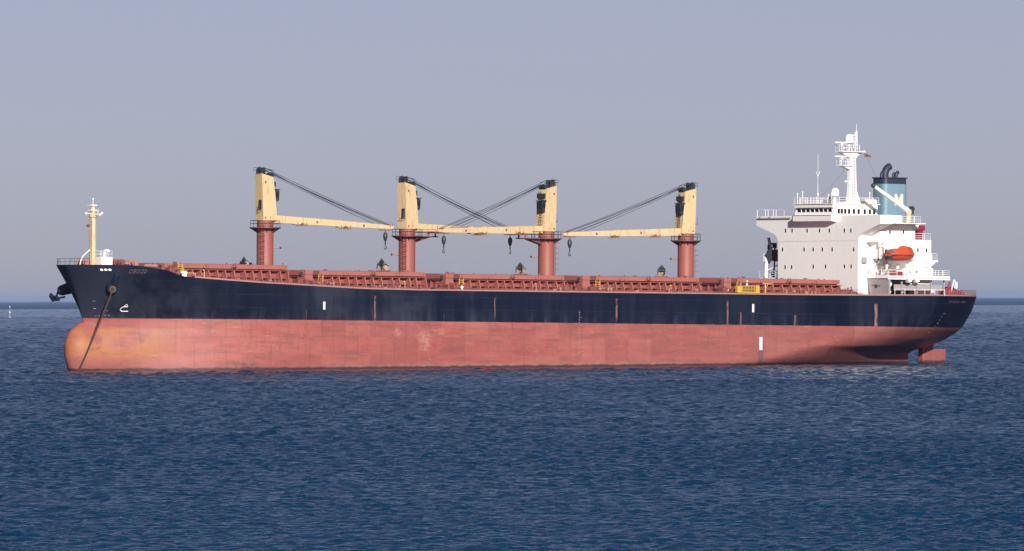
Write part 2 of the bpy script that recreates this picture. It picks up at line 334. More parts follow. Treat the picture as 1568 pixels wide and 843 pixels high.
SMOOTH = R(35)
def obj(name, bm, mats, parent=None, label=None, smooth=True, off=None):
    if off is not None: bmesh.ops.translate(bm, verts=bm.verts, vec=-Vector(off))
    bmesh.ops.recalc_face_normals(bm, faces=bm.faces)
    m = bpy.data.meshes.new(name)
    if smooth:
        for f in bm.faces: f.smooth = True
        for e in bm.edges:
            if len(e.link_faces) != 2 or e.calc_face_angle(3) > SMOOTH: e.smooth = False
    bm.to_mesh(m); bm.free()
    for q in (mats if isinstance(mats, (list, tuple)) else [mats]): m.materials.append(q)
    o = bpy.data.objects.new(name, m); COL.objects.link(o)
    if parent: o.parent = parent
    if label: o['label'] = label
    return o
def pieces(name, bm, mats, parent=None, label=None, gap=.06, smooth=True):
    """one object for each separate piece in the bmesh"""
    bm.verts.ensure_lookup_table(); seen = {}; isl = []
    for v0 in bm.verts:
        if v0 in seen: continue
        st_ = [v0]; seen[v0] = len(isl); cur = []
        while st_:
            v = st_.pop(); cur.append(v)
            for e in v.link_edges:
                o = e.other_vert(v)
                if o not in seen: seen[o] = len(isl); st_.append(o)
        isl.append(cur)
    bbs = [(np.min([v.co[:] for v in c_], 0)-gap, np.max([v.co[:] for v in c_], 0)+gap) for c_ in isl]
    par = list(range(len(isl)))
    def fnd(i):
        while par[i] != i: i = par[i]
        return i
    for i in range(len(isl)):
        for j in range(i):
            if (bbs[i][0] <= bbs[j][1]).all() and (bbs[j][0] <= bbs[i][1]).all(): par[fnd(i)] = fnd(j)
    roots = sorted({fnd(i) for i in range(len(isl))}); outs = []
    for r_ in roots:
        nb = NEW(); mp = {}; keep = {v for i in range(len(isl)) if fnd(i) == r_ for v in isl[i]}
        for v in bm.verts:
            if v in keep: mp[v] = nb.verts.new(v.co)
        for f in bm.faces:
            if f.verts[0] in keep:
                g_ = nb.faces.new([mp[v] for v in f.verts]); g_.material_index = f.material_index
        outs.append(obj(name, nb, mats, parent, label, smooth))
    bm.free(); return outs
def again(o, parent, loc=(0, 0, 0), rot=None, scale=None):
    """another instance of a piece (shared mesh)"""
    c_ = o.copy(); COL.objects.link(c_); c_.parent = parent; c_.location = loc
    if rot: c_.rotation_euler = rot
    if scale: c_.scale = scale
    for k in ('label',):
        if k in c_: del c_[k]
    return c_
def thing(name, label, cat, base, group=None, rz=0):
    o = bpy.data.objects.new(name, None); COL.objects.link(o)
    o.matrix_world = SM @ Matrix.Translation(base) @ Matrix.Rotation(rz, 4, 'Z')
    o['label'] = label; o['category'] = cat
    if group: o['group'] = group
    return o
def copy_tree(o, parent=None):
    c_ = o.copy(); COL.objects.link(c_); c_.parent = parent
    for ch in list(o.children): copy_tree(ch, c_)
    return c_
NEW = bmesh.new

# ------------------------------------------------------------------ the ship
ship = thing('cargo_ship', 'large bulk carrier with black and red hull, four cream deck cranes and white superstructure', 'ship', (0, 0, 0))

# hull form
def I(z, tab):
    a = np.array(tab, float); o = np.argsort(a[:, 0]); return np.interp(z, a[o, 0], a[o, 1])
BEAM = 16.1
STEM = [(8.6, 193.75), (8.41, 193.6), (6, 192.5), (3.56, 191.55), (1.44, 190.8), (-.36, 190.2), (-2, 189.9), (-12, 189.5)]
BULB = [(-.9, 190.0), (-1.0, 190.7), (-1.5, 191.5), (-2.1, 192.4), (-3.2, 193.2), (-4.5, 193.6), (-6.6, 193.5), (-8.8, 192.8), (-10.5, 191.5), (-12, 189.5)]
XA = [(8, -3.6), (5.9, -3.0), (2.8, -1.8), (0, .4), (-.7, 1.0), (-2.2, 3.0), (-3.6, 5.8), (-4.2, 8.2), (-4.8, 9.0), (-12, 9.0)]
BT = [(8, 5), (5.9, 5), (2.8, 4.9), (0, 4.9), (-.7, 4.6), (-2.2, 3.5), (-3.6, 1.9), (-4.2, .7), (-4.8, .3), (-12, .3)]
LR = [(6, 22), (3, 27), (0, 31), (-2, 36), (-3.6, 39.5), (-5, 43), (-6.5, 49.5), (-8, 58), (-12, 72)]
NR = [(6, 2.5), (3, 2.3), (0, 2.15), (-3.6, 1.9), (-5, 1.6), (-6.5, 1.33), (-8, 1.14), (-12, 1.0)]
LE = [(9, 25), (6, 28), (0, 34), (-4, 33), (-12, 30)]
NE = [(9, 2.3), (6, 2.2), (0, 1.9), (-12, 1.9)]
ME = [(9, .62), (6, .67), (3, .74), (0, .85), (-12, .8)]
ZT = [(-8, 5.2), (15, 5.15), (43, 4.95), (100, 4.87), (132, 4.85), (144, 4.94), (152, 5.22), (160, 5.51), (166, 5.71), (172.5, 6.06), (177, 6.35),
      (179.6, 6.6), (181.0, 6.95), (182.2, 7.45), (183.5, 7.75), (186, 8.2), (188.5, 8.4), (197, 8.42)]
def hb(x, z):
    x = np.asarray(x, float); z = np.asarray(z, float)+0*x; x = x+0*z
    u = np.clip((I(z, STEM)-x)/I(z, LE), 0, 1)
    yf = BEAM*(1-(1-u)**I(z, NE))**I(z, ME)
    bt = I(z, BT); v = np.clip((x-I(z, XA))/I(z, LR), 0, 1)
    y = np.minimum(yf, bt+(BEAM-bt)*(1-(1-v)**I(z, NR)))
    bz = 3.7*np.sqrt(np.clip(1-((z+6.2)/5.35)**2, 0, 1)); wv = np.clip((I(z, BULB)-x)/9.0, 0, 1)
    wv = np.where(x > 172, wv*np.clip((x-172)/8, 0, 1), 0)
    on = z < -.85; yb = np.where(on, bz*np.sqrt(np.clip(1-(1-wv)**2, 0, 1)), 0); kk = 3.2
    return np.where(on, (y**kk+yb**kk)**(1/kk), y)
def nose(z): return np.where(z < -.85, np.maximum(I(z, STEM), I(z, BULB)), I(z, STEM))
def deckz(x): return float(I(x, ZT))
LV = np.concatenate([np.linspace(-11.4, -5.2, 14), np.linspace(-4.8, -2.2, 12), np.linspace(-2.0, -.9, 8), np.array([-.84, -.5, -.28, .3, 1, 1.8, 2.6, 3.4, 4.2])])
TOPV = np.linspace(0, 1, 8)[1:]
NX = 190
tt = np.linspace(0, 1, NX); tt = np.where(tt < .5, .5*(2*tt)**1.35, 1-.5*(2*(1-tt))**1.7)
rows = []
for z in LV:
    xa, xn = I(z, XA), nose(z); xs = xa+(xn-xa)*tt; ys = hb(xs, z); ys[-1] = 0
    rows.append(np.stack([xs, ys, np.full(NX, z)], -1))
for f in TOPV:
    xa = I(4.2+f*(deckz(-3)-4.2), XA); xn = nose(np.array(4.2+f*(8.42-4.2))); xs = xa+(xn-xa)*tt
    zs = 4.2+f*(I(xs, ZT)-4.2); ys = hb(xs, zs); ys[-1] = 0
    rows.append(np.stack([xs, ys, zs], -1))
G = np.array(rows); NL = len(G)
bm = NEW()
PV = [[bm.verts.new(G[l, i]) for i in range(NX)] for l in range(NL)]
SV = [[PV[l][i] if i == NX-1 else bm.verts.new(G[l, i]*np.array([1, -1, 1])) for i in range(NX)] for l in range(NL)]
def quad(*v):
    v = list(dict.fromkeys(v))
    if len(v) > 2:
        try: return bm.faces.new(v)
        except ValueError: pass
for l in range(NL-1):
    for i in range(NX-1):
        quad(PV[l][i], PV[l][i+1], PV[l+1][i+1], PV[l+1][i]); quad(SV[l][i+1], SV[l][i], SV[l+1][i], SV[l+1][i+1])
    quad(SV[l][0], PV[l][0], PV[l+1][0], SV[l+1][0])
for i in range(NX-1): quad(PV[0][i+1], PV[0][i], SV[0][i], SV[0][i+1])
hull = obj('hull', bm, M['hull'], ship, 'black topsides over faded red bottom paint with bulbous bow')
for p in hull.data.polygons: p.use_smooth = True
bm = NEW(); top = G[-1].copy(); top[:, 2] -= .06; top[:, 1] = np.maximum(top[:, 1]-.04, 0)
P_ = [bm.verts.new(q) for q in top]; S_ = [P_[i] if i == NX-1 else bm.verts.new(top[i]*np.array([1, -1, 1])) for i in range(NX)]
for i in range(NX-1): quad(P_[i], P_[i+1], S_[i+1], S_[i])
obj('main_deck', bm, M['deck_red'], ship)
# gunwale lip along both sides
bm = NEW()
for sgn in (1, -1):
    xs = np.concatenate([np.linspace(0, 20, 10), np.linspace(26, 178, 60)])
    pts = [Vector((x, sgn*(float(hb(x, deckz(x)))-.02), deckz(x)+.10)) for x in xs]
    for a, b in zip(pts, pts[1:]):
        d = Vector((0, .07, 0)); u_ = Vector((0, 0, .12))
        f = [[bm.verts.new(p+q) for q in (-d-u_, d-u_, d+u_, -d+u_)] for p in (a, b)]
        for i in range(4): bm.faces.new((f[0][i], f[0][(i+1) % 4], f[1][(i+1) % 4], f[1][i]))
pieces('gunwale', bm, M['pink'], hull)

def on_hull(x, z, s_=1, out=.03): return Vector((x, s_*(float(hb(x, z))+out), z))
def ribbon(bm, pts, wd=.16, s_=1):
    """painted stroke following the hull plating; pts are (x, z)"""
    Q_ = []
    for (xa_, za_), (xb_, zb_) in zip(pts, pts[1:]):
        n_ = max(1, int(math.hypot(xb_-xa_, zb_-za_)/.35)); Q_ += [(xa_+(xb_-xa_)*i/n_, za_+(zb_-za_)*i/n_) for i in range(n_)]
    P = [on_hull(x, z, s_, .05) for x, z in Q_+[pts[-1]]]
    for a, b in zip(P, P[1:]):
        d = (b-a).normalized(); n_ = Vector((0.15, s_, 0)).normalized(); e = d.cross(n_).normalized()*wd/2
        o_ = Vector((0, .03*s_, 0))
        f = [bm.verts.new(q) for q in (a-e, a+e, b+e, b-e)]; h_ = [bm.verts.new(q.co+o_) for q in f]
        bm.faces.new(h_)
        for i in range(4): bm.faces.new((f[i], f[(i+1) % 4], h_[(i+1) % 4], h_[i]))
# bulbous bow symbol, centre bars, draught marks, worn name lettering
bm = NEW(); cx, cz = 185.95, 1.35; K = .62
ribbon(bm, [(cx+dx*K, cz+dz*K) for dx, dz in ((-.95, -.75), (.35, -.75), (.75, -.45), (.75, .10), (.40, .40), (-.40, .42))], .13)
ribbon(bm, [(cx+dx*K, cz+dz*K) for dx, dz in ((.40, .42), (.0, 1.1), (-.45, .42))], .12)
obj('bulb_symbol', bm, M['mark'], hull)
for X, z0, z1, wd in ((152.6, 1.45, 2.75, .42), (58.9, 1.9, 3.3, .42), (57.1, -4.5, -2.3, .62)):
    bm = NEW(); ribbon(bm, [(X, z0), (X, z1)], wd); obj('hull_bar_mark', bm, M['mark'], hull)
bm = NEW()
for z in np.arange(-6.5, -4.7, .22): ribbon(bm, [(56.75, z), (57.45, z)], .05)
ribbon(bm, [(56.7, -6.7), (56.7, -4.6)], .1); ribbon(bm, [(57.5, -6.7), (57.5, -4.6)], .1)
obj('draught_scale', bm, M['mark_faint'], hull)['kind'] = 'stuff'
def marks(x, z0, z1, st, wd=.17, lean=0.0):
    bm = NEW(); z = z0; i = 0
    while z < z1:
        xx = x+lean*(z-z0); ribbon(bm, [(xx-.13, z), (xx+.13, z)], wd*random.uniform(.4, 1.2)); 
        if i % 3 == 0: ribbon(bm, [(xx-.5, z), (xx-.36, z)], wd)
        z += st; i += 1
    obj('draught_marks', bm, M['mark_dim'], hull)['kind'] = 'stuff'
marks(97.6, -6.9, 1.5, .42, .055); marks(189.0, .1, 2.6, 1.2, .06, .35); marks(187.9, .2, 1.5, .75, .06, .1); marks(14.6, -1.2, 2.4, .55, .07, -.45)
random.seed(21)
GLY = [[(0, 0), (0, .5), (.3, .5), (.3, 0), (0, 0)], [(.3, .5), (0, .5), (0, .26), (.3, .26), (.3, 0), (0, 0)], [(0, 0), (0, .5), (.25, .4), (.3, .2), (.2, 0), (0, 0)],
       [(0, 0), (0, .5), (.3, .5), (.3, 0), (0, 0)], [(0, 0), (0, .5), (.25, .4), (.3, .2), (.2, 0), (0, 0)]]
bm = NEW()
for gl, x in zip(GLY, np.linspace(187.6, 185.7, 5)): ribbon(bm, [(x-a, 7.1+b) for a, b in gl], .09)
obj('bow_lettering', bm, M['mark_faint'], hull, 'worn unreadable pinkish name lettering on the bow')['kind'] = 'stuff'
bm = NEW()
for j, x in enumerate(np.linspace(12.6, 6.6, 12)):
    if j == 7: continue
    ribbon(bm, [(x, 4.0), (x, 4.3)], .09)
    if j % 2: ribbon(bm, [(x, 4.3), (x-.22, 4.3)], .08)
    if j % 3 == 0: ribbon(bm, [(x, 4.02), (x-.22, 4.02)], .08)
obj('stern_lettering', bm, M['mark_faint'], hull, 'small unreadable pale name lettering near the stern')['kind'] = 'stuff'
# panama chocks: three pale openings
for x in (190.75, 190.33, 189.9):
    bm = NEW(); p = on_hull(x, 7.6, 1, .0); nrm = Vector((.55, .83, 0)).normalized()
    q = nrm.to_track_quat('Z', 'Y').to_matrix().to_4x4(); q.translation = p
    bmesh.ops.create_cone(bm, cap_ends=True, segments=14, radius1=.33, radius2=.28, depth=.2, matrix=q @ Matrix.Diagonal((1, .72, 1, 1)))
    obj('fairlead', bm, M['mark'], hull)
# hawse bolsters and pipes, port and starboard
for s_ in (1, -1):
    bm = NEW(); x, z = 188.5, 4.75; p = on_hull(x, z, s_, -.5); nrm = Vector((.45, s_*.85, -.28)).normalized()
    q = nrm.to_track_quat('Z', 'Y').to_matrix().to_4x4(); q.translation = p
    L_ = 1.2 if s_ == 1 else 2.2
    for (ra, rb, h0, h1) in ((1.0, .85, 0, L_*.8), (.85, .62, L_*.8, L_)):
        bmesh.ops.create_cone(bm, cap_ends=True, segments=16, radius1=ra, radius2=rb, depth=h1-h0, matrix=q @ Matrix.Translation((0, 0, (h0+h1)/2)))
    if s_ == 1: cyl(bm, on_hull(x+.15, z+.4, 1, .1), on_hull(x+.35, z+2.1, 1, .05), .62, .5, n=12)
    hp = obj('hawse_bolster', bm, M['hull_black'], hull)
    if s_ == 1:
        bm = NEW(); bmesh.ops.create_cone(bm, cap_ends=True, segments=16, radius1=.58, radius2=.5, depth=.2, matrix=q @ Matrix.Translation((0, 0, L_+.06)))
        hpp = obj('hawse_pipe', bm, M['rust'], ship, 'rusty mouth of the port hawse pipe')
        bm = NEW(); bmesh.ops.create_cone(bm, cap_ends=True, segments=14, radius1=.36, radius2=.34, depth=.06, matrix=q @ Matrix.Translation((-.05, .05, L_+.19))); obj('hawse_opening', bm, M['dark'], hpp); HAWSE = p+nrm*(L_+.15)  # solid dark disc stands for the shade inside the pipe mouth
    else: ANCH = p+nrm*L_

# rudder and horn
bm = NEW()
prism(bm, [(5.9, -3.3), (3.3, -2.6), (3.35, -6.0), (3.6, -9.5), (5.9, -9.5)], 'Y', -.55, .55)
rud = obj('rudder_horn', bm, M['hull'], ship)
bm = NEW()
for z0 in (0,):
    sec = [(3.5, .0), (3.1, .48), (2.0, .50), (.8, .22), (0, .05), (0, -.05), (.8, -.22), (2.0, -.50), (3.1, -.48)]
    prism(bm, sec, 'Z', -9.8, -3.95)
obj('rudder', bm, M['hull'], ship)

# ------------------------------------------------------------------ hatches
def hatch(x1, x0, ztop):
    """hatch from x1 (forward) to x0 (aft)"""
    zd = lambda x: deckz(x)-.06
    hw = 9.0; zc = ztop-.98
    bm = NEW()
    pl = [(x0, zd(x0)), (x1, zd(x1)), (x1, zc), (x0, zc)]
    for s_ in (1, -1): prism(bm, pl, 'Y', s_*(hw-.55), s_*(hw-.67))
    for xx in (x0, x1-.12): box(bm, xx, xx+.12, -hw+.67, hw-.67, zd(xx+.06)-.1, zc)
    # top flange, mid stringer, foot rail
    for s_ in (1, -1):
        box(bm, x0-.2, x1+.2, min(s_*(hw-.56), s_*(hw+.50)), max(s_*(hw-.56), s_*(hw+.50)), zc-.02, zc+.09)
        zm = (zc+zd((x0+x1)/2))/2
        n = 6
        for i in range(n):
            a, b = x0+(x1-x0)*i/n, x0+(x1-x0)*(i+1)/n; za = zd((a+b)/2)+(zc-zd((a+b)/2))*.48
            box(bm, a, b, min(s_*(hw-.56), s_*(hw+.28)), max(s_*(hw-.56), s_*(hw+.28)), za, za+.12)
            zb = zd((a+b)/2)+.34; box(bm, a+.002, b-.002, min(s_*(hw-.56), s_*(hw+.7)), max(s_*(hw-.56), s_*(hw+.7)), zb, zb+.13)
    for xx, s_ in ((x1, 1), (x0, -1)):
        box(bm, min(xx, xx+s_*.45), max(xx, xx+s_*.45), -hw, hw, zc-.022, zc+.088)
    co = obj('hatch_coaming', bm, M['deck_red'], ship, smooth=False)
    # stays: flared brackets each a piece
    n = 13; first = None
    for i in range(n):
        x = x0+.35+(x1-x0-.7)*i/(n-1)+(random.uniform(-.35, .35) if 0 < i < n-1 else 0); z0 = zd(x); hgt = zc-.03-z0
        bm = NEW(); prism(bm, [(hw-.549, z0), (hw+1.02, z0), (hw+.98, z0+.18), (hw+.42, zc-.03), (hw-.549, zc-.03)], 'X', x-.06, x+.06)
        prism(bm, [(hw+1.0, z0), (hw+1.12, z0), (hw+.52, zc-.035), (hw+.42, zc-.035)], 'X', x-.11, x+.11)
        obj('stay', bm, M['cover_red'], co, smooth=False)
    bm = NEW()
    for xx in (x1+.25,):
        for y in np.arange(-7.5, 8, 1.9): prism(bm, [(x1+.002, zd(x1)), (x1+.9, zd(x1)), (x1+.35, zc-.03), (x1+.002, zc-.03)], 'Y', y-.06, y+.06)
    pieces('end_stay', bm, M['deck_red'], co, smooth=False)
    # folding cover, four panels
    n = 4
    for i in range(n):
        a, b = x0+(x1-x0)*i/n+.04, x0+(x1-x0)*(i+1)/n-.04
        bm = NEW()
        prism(bm, [(-hw-.1, zc+.26), (hw+.1, zc+.26), (hw+.1, ztop-.03), (0, ztop+.16), (-hw-.1, ztop-.03)], 'X', a, b)
        box(bm, a+.2, b-.2, -hw+.35, hw-.35, zc+.09, zc+.261)
        for xx in (a+.5, b-.5): box(bm, xx-.09, xx+.09, hw+.1, hw+.24, zc+.32, ztop-.2)
        if i in (1, 2): box(bm, (b if i == 1 else a)-.35, (b if i == 1 else a)+.35, hw+.1, hw+.38, zc+.34, zc+.6)
        obj('hatch_cover', bm, M['cover_red'], co, smooth=False)
    bm = NEW()
    for i in range(9):
        x = random.uniform(x0, x1); y = random.uniform(2, hw); h_ = random.uniform(.15, .4)
        cyl(bm, (x, y, ztop-.1), (x, y, ztop+h_), .13, n=6)
        if i % 3 == 0: box(bm, x-.3, x+.3, y-.2, y+.2, ztop+h_*.5, ztop+h_)
    m_ = (x0+x1)/2
    for dx in (-.5, .5): cyl(bm, (m_+dx, hw+.3, zc+.1), (m_+dx*.4, hw+.28, ztop+.2), .07, n=5)
    box(bm, m_-.55, m_+.55, hw+.12, hw+.45, ztop-.5, ztop-.38)
    pieces('cover_gear', bm, M['pipe_red'], co, smooth=False)
    return co
HX = [(177.5, 154.6, 8.75), (148.0, 125.2, 7.95), (117.9, 95.0, 7.72), (88.0, 64.9, 7.74), (56.4, 32.9, 7.72)]
COAM = [hatch(*h_) for h_ in HX]
def side_deck(x1, x0, k):
    random.seed(80+k); lim = lambda x, y: min(y, float(hb(x, deckz(x)))-.9)
    for y, h_, r, m_ in ((12.2, .42, .09, 'pipe_red'), (12.7, .30, .10, 'deck_red'), (13.4, .22, .07, 'dark')):
        bm = NEW(); P = [(x, lim(x, y), deckz(x)+h_) for x in np.linspace(x0-1, x1+.5, 6)]; tube(bm, P, r, 6)
        for p in P: cyl(bm, (p[0], p[1], p[2]-h_), p, .06, n=4)
        obj('deck_pipe', bm, M[m_], ship)
    for i in range(9):
        x = random.uniform(x0, x1); y = lim(x, random.uniform(11.5, 15)); z = deckz(x)-.03; kind = i % 4; bm = NEW()
        if kind == 0:
            lathe(bm, (x, y, z), [(.16, 0), (.16, .5), (.30, .55), (.28, .75), (.1, .88)], 8); obj('mushroom_vent', bm, M[random.choice(['pink', 'white', 'pipe_red'])], ship)
        elif kind == 1:
            box(bm, x-.35, x+.35, y-.25, y+.25, z, z+random.uniform(.5, .9), .04); obj('deck_locker', bm, M[random.choice(['pink', 'deck_red', 'dark'])], ship)
        elif kind == 2:
            for dx in (-.4, .4): cyl(bm, (x+dx, y, z), (x+dx, y, z+.65), .17, n=10); cyl(bm, (x+dx, y, z+.6), (x+dx, y, z+.72), .22, n=10)
            box(bm, x-.75, x+.75, y-.25, y+.25, z-.02, z+.1); obj('bollard', bm, M[random.choice(['pipe_red', 'dark', 'pink'])], ship)
        else:
            cyl(bm, (x, y, z), (x, y, z+1.3), .06, n=5); cyl(bm, (x, y, z+1.25), (x+.25, y+.1, z+1.45), .12, n=6); obj('lamp_post', bm, M[random.choice(['cream', 'pipe_red'])], ship)
for k, (a, b, zt) in enumerate(HX): side_deck(a, b, k)

# cross deck gear between hatches
def cross_deck(x1, zt, k):
    lim = lambda x, y: min(y, float(hb(x, deckz(x)))-1.2)
    """just ahead of the hatch whose front is at x1"""
    z = deckz(x1+3); random.seed(50+k)
    bm = NEW(); box(bm, x1+1.9, x1+3.5, 8.2, 9.8, z-.05, zt-.75, .06); box(bm, x1+1.7, x1+3.3, 8.3, 9.7, zt-.75, zt+.02, .1)
    cyl(bm, (x1+3.4, 8.9, zt-.5), (x1+3.9, 9.2, zt-.5), .42, n=10)
    vh = obj('hold_ventilator', bm, M['cover_red'], ship)
    bm = NEW(); cyl(bm, (x1+3.86, 9.2, zt-.5), (x1+4.05, 9.32, zt-.5), .34, n=10); obj('ventilator_flap', bm, M['dark'], vh)
    bm = NEW(); zz = z
    for xx in (x1+.4, x1+1.3): cyl(bm, (xx, 10.6, zz), (xx, 10.6, zz+2.1), .07, n=5)
    for q in np.arange(.3, 2.2, .38): cyl(bm, (x1+.4, 10.6, zz+q), (x1+1.3, 10.6, zz+q), .05, n=5)
    tube(bm, [(x1+.0, 11.4, zz+.75), (x1+2.4, 11.4, zz+.75), (x1+2.4, 11.4, zz+.1)], .08); tube(bm, [(x1+.0, 11.4, zz+.3), (x1+2.4, 11.4, zz+.3)], .09)
    pieces('yellow_ladder', bm, M['yellow'], ship)
    bm = NEW()
    for i in range(14):
        x = x1+random.uniform(-.2, 4.2 if k == 0 else 6.8); y = lim(x, random.uniform(6, 14)); z = deckz(x); h_ = random.uniform(.35, 1.5); r = random.uniform(.08, .28)
        cyl(bm, (x, y, z-.05), (x, y, z+h_), r, n=8)
        if i % 2: ball(bm, (x, y, z+h_), r*1.5, .6, 8)
    for i in range(5):
        x = x1+random.uniform(.5, 3.5 if k == 0 else 6); y = lim(x, random.uniform(7, 12)); z = deckz(x); s_ = random.uniform(.3, .7)
        box(bm, x-s_, x+s_, y-s_, y+s_, z-.05, z+random.uniform(.4, 1.2))
    if k:
        for i in range(4):
            y = 12+i*.45; tube(bm, [(x1-.5, y, deckz(x1)+.35), (x1+7, y, deckz(x1+7)+.35)], .1)
        z = deckz(x1+5); box(bm, x1+4.4, x1+5.6, 13.4, 14.4, z-.05, z+.95, .05)
    obj('deck_fittings', bm, M['pipe_red'], ship)['kind'] = 'stuff'
    bm = NEW()
    for i in range(4):
        x = x1+random.uniform(0, 3.5 if k == 0 else 6); y = lim(x, random.uniform(11, 14.5)); z = deckz(x)
        lathe(bm, (x, y, z), [(.16, 0), (.16, .5), (.3, .55), (.28, .75), (.1, .9)], 8)
    pieces('mushroom_vent', bm, M['pink'] if k % 2 else M['white'], ship)
for k, (a, b, zt) in enumerate(HX): cross_deck(a, zt, k)

# ------------------------------------------------------------------ deck cranes
def crane(Xc, g_, zp, slew, rest, k):
    """Xc pedestal axis, g_ +1 jib forward / -1 jib aft, zp platform height"""
    t = bpy.data.objects.new('deck_crane', None); COL.objects.link(t); t.parent = ship; t.location = (Xc, 0, 0)
    t['label'] = ['foremost crane with its jib lowered aft', 'second crane from the bow with its jib lowered aft',
                  'third crane from the bow with its jib lowered forward', 'aftmost crane with its jib lowered forward'][k]
    zd = deckz(Xc)
    bm = NEW(); lathe(bm, (0, 0, 0), [(1.75, zd-.2), (1.75, zd+1.4), (1.40, zd+2.4), (1.40, zp-.5), (1.44, zp-.45), (1.44, zp+.1), (1.36, zp+.12), (1.36, zp+1.25)], 28)
    obj('pedestal', bm, M['crane_red'], t)
    bm = NEW(); lathe(bm, (0, 0, 0), [(1.45, zp-.02), (2.62, zp-.02), (2.62, zp+.14), (1.45, zp+.14)], 20)
    for i in range(8):
        a = i*math.pi/4+.3; d = Vector((math.cos(a), math.sin(a), 0)); e = Vector((-d.y, d.x, 0))*.05
        vs = [d*1.43+Vector((0, 0, zp-.75)), d*1.43+Vector((0, 0, zp-.03)), d*2.55+Vector((0, 0, zp-.03))]
        A = [bm.verts.new(p+e) for p in vs]; B_ = [bm.verts.new(p-e) for p in vs]
        bm.faces.new(A); bm.faces.new(B_[::-1])
        for j in range(3): bm.faces.new((A[j], A[(j+1) % 3], B_[(j+1) % 3], B_[j]))
    if rest:
        box(bm, min(g_*1.5, g_*5.9), max(g_*1.5, g_*5.9), -1.1, 1.1, zp-.06, zp+.12)
        prism(bm, [(g_*1.42, zp-1.0), (g_*1.42, zp-.07), (g_*4.6, zp-.07)], 'Y', -.5, .5)
    obj('platform', bm, M['platform'], t)
    if rest:
        bm = NEW(); x = g_*5.4
        for y in (-.9, .9): cyl(bm, (x, y, zp+.1), (x, y, zp+.85), .14, n=6)
        box(bm, x-.25, x+.25, -1.1, 1.1, zp+.62, zp+.82); prism(bm, [(-1.1, zp+.82), (1.1, zp+.82), (.9, zp+.84)], 'X', x-.2, x+.2)
        pieces('jib_rest', bm, M['maroon'], t)
    bm = NEW(); n = 14
    pts = [Vector((2.52*math.cos(2*math.pi*i/n), 2.52*math.sin(2*math.pi*i/n), zp+.14)) for i in range(n+1)]
    rail(bm, pts, 1.1, .032, (1, .55), 3)
    if rest: rail(bm, [(g_*2.4, 1.05, zp+.12), (g_*5.0, 1.05, zp+.12)], 1.1, .032, (1, .55), 1.3); rail(bm, [(g_*2.4, -1.05, zp+.12), (g_*5.0, -1.05, zp+.12)], 1.1, .032, (1, .55), 1.3)
    pieces('railing', bm, M['dark'], t)
    bm = NEW(); d = Vector((.81, .59, 0)) if g_ < 0 else Vector((-.70, .72, 0)); e = Vector((-d.y, d.x, 0))
    ladder(bm, d*1.56+Vector((0, 0, zd+2.4)), d*1.56+Vector((0, 0, zp)), e, .5, .045, .42)
    for z in np.arange(zd+4, zp-.3, .9): tube(bm, [d*1.5+e*.33+Vector((0, 0, z)), d*2.1+e*.28+Vector((0, 0, z)), d*2.1-e*.28+Vector((0, 0, z)), d*1.5-e*.33+Vector((0, 0, z))], .03, 4)
    obj('pedestal_ladder', bm, M['pipe_red'], t)
    bm = NEW(); a = Vector((-.766, .643, 0)) if k == 0 else Vector((.766, -.643, 0))
    za = zd+(zp-zd)*.66; cyl(bm, a*1.3+Vector((0, 0, za)), a*2.5+Vector((0, 0, za+.1)), .11, .08, n=6); prism(bm, [(0, 0), (.1, 0), (.1, .1)], 'Z', za, za+.1)
    obj('lamp_arm', bm, M['pink'], t)
    bm = NEW(); ball(bm, a*2.55+Vector((0, 0, za+.08)), .19, 1, 8); obj('floodlight', bm, M['dark'], t)
    # ---- slewing part
    rot = Matrix.Rotation(R(slew), 4, 'Z')
    def part(name, bm, m_, label=None, smooth=True):
        bmesh.ops.transform(bm, matrix=rot, verts=bm.verts); return obj(name, bm, m_, t, label, smooth)
    def partp(name, bm, m_):
        bmesh.ops.transform(bm, matrix=rot, verts=bm.verts); return pieces(name, bm, m_, t)
    s_ = g_; zb = zp+1.27; H = 7.75
    bm = NEW()                                                    # tapered tower, jib face slopes back
    def ring(xb, xj, yh, z):
        return [bm.verts.new((s_*xb, -yh, z)), bm.verts.new((s_*xj, -yh, z)), bm.verts.new((s_*xj, yh, z)), bm.verts.new((s_*xb, yh, z))]
    rs = [ring(-1.20, 1.72, 1.02, zb), ring(-1.22, 1.74, 1.02, zb+.9), ring(-1.36, 1.32, 1.0, zb+4.4)]
    rs.append([bm.verts.new((s_*-1.5, -1.0, zb+H)), bm.verts.new((s_*.95, -.98, zb+H-.55)), bm.verts.new((s_*.95, .98, zb+H-.55)), bm.verts.new((s_*-1.5, 1.0, zb+H))])
    for p, q in zip(rs, rs[1:]):
        for i in range(4): bm.faces.new((p[i], p[(i+1) % 4], q[(i+1) % 4], q[i]))
    bm.faces.new(rs[0]); bm.faces.new(rs[-1])
    bmesh.ops.bevel(bm, geom=[e for e in bm.edges if abs((e.verts[0].co-e.verts[1].co).z) > .5], offset=.07, segments=2, affect='EDGES')
    part('tower', bm, M['cream'])
    bm = NEW()                                                    # service door and stains on the back face, bolted hatch, seams
    xb = -s_*1.37
    box(bm, min(xb-s_*.01, xb-s_*.09), max(xb-s_*.01, xb-s_*.09), .1, .75, zb+1.9, zb+3.4)
    tube(bm, [(xb-s_*.1, -.1, zb+1.7), (xb-s_*.5, -.1, zb+1.7), (xb-s_*.5, .85, zb+1.7), (xb-s_*.1, .85, zb+1.7)], .05, 4)
    for y in (-.1, .85): cyl(bm, (xb-s_*.5, y, zb+1.7), (xb-s_*.5, y, zb+2.8), .035, n=4)
    part('tower_door', bm, M['dark'])
    bm = NEW()
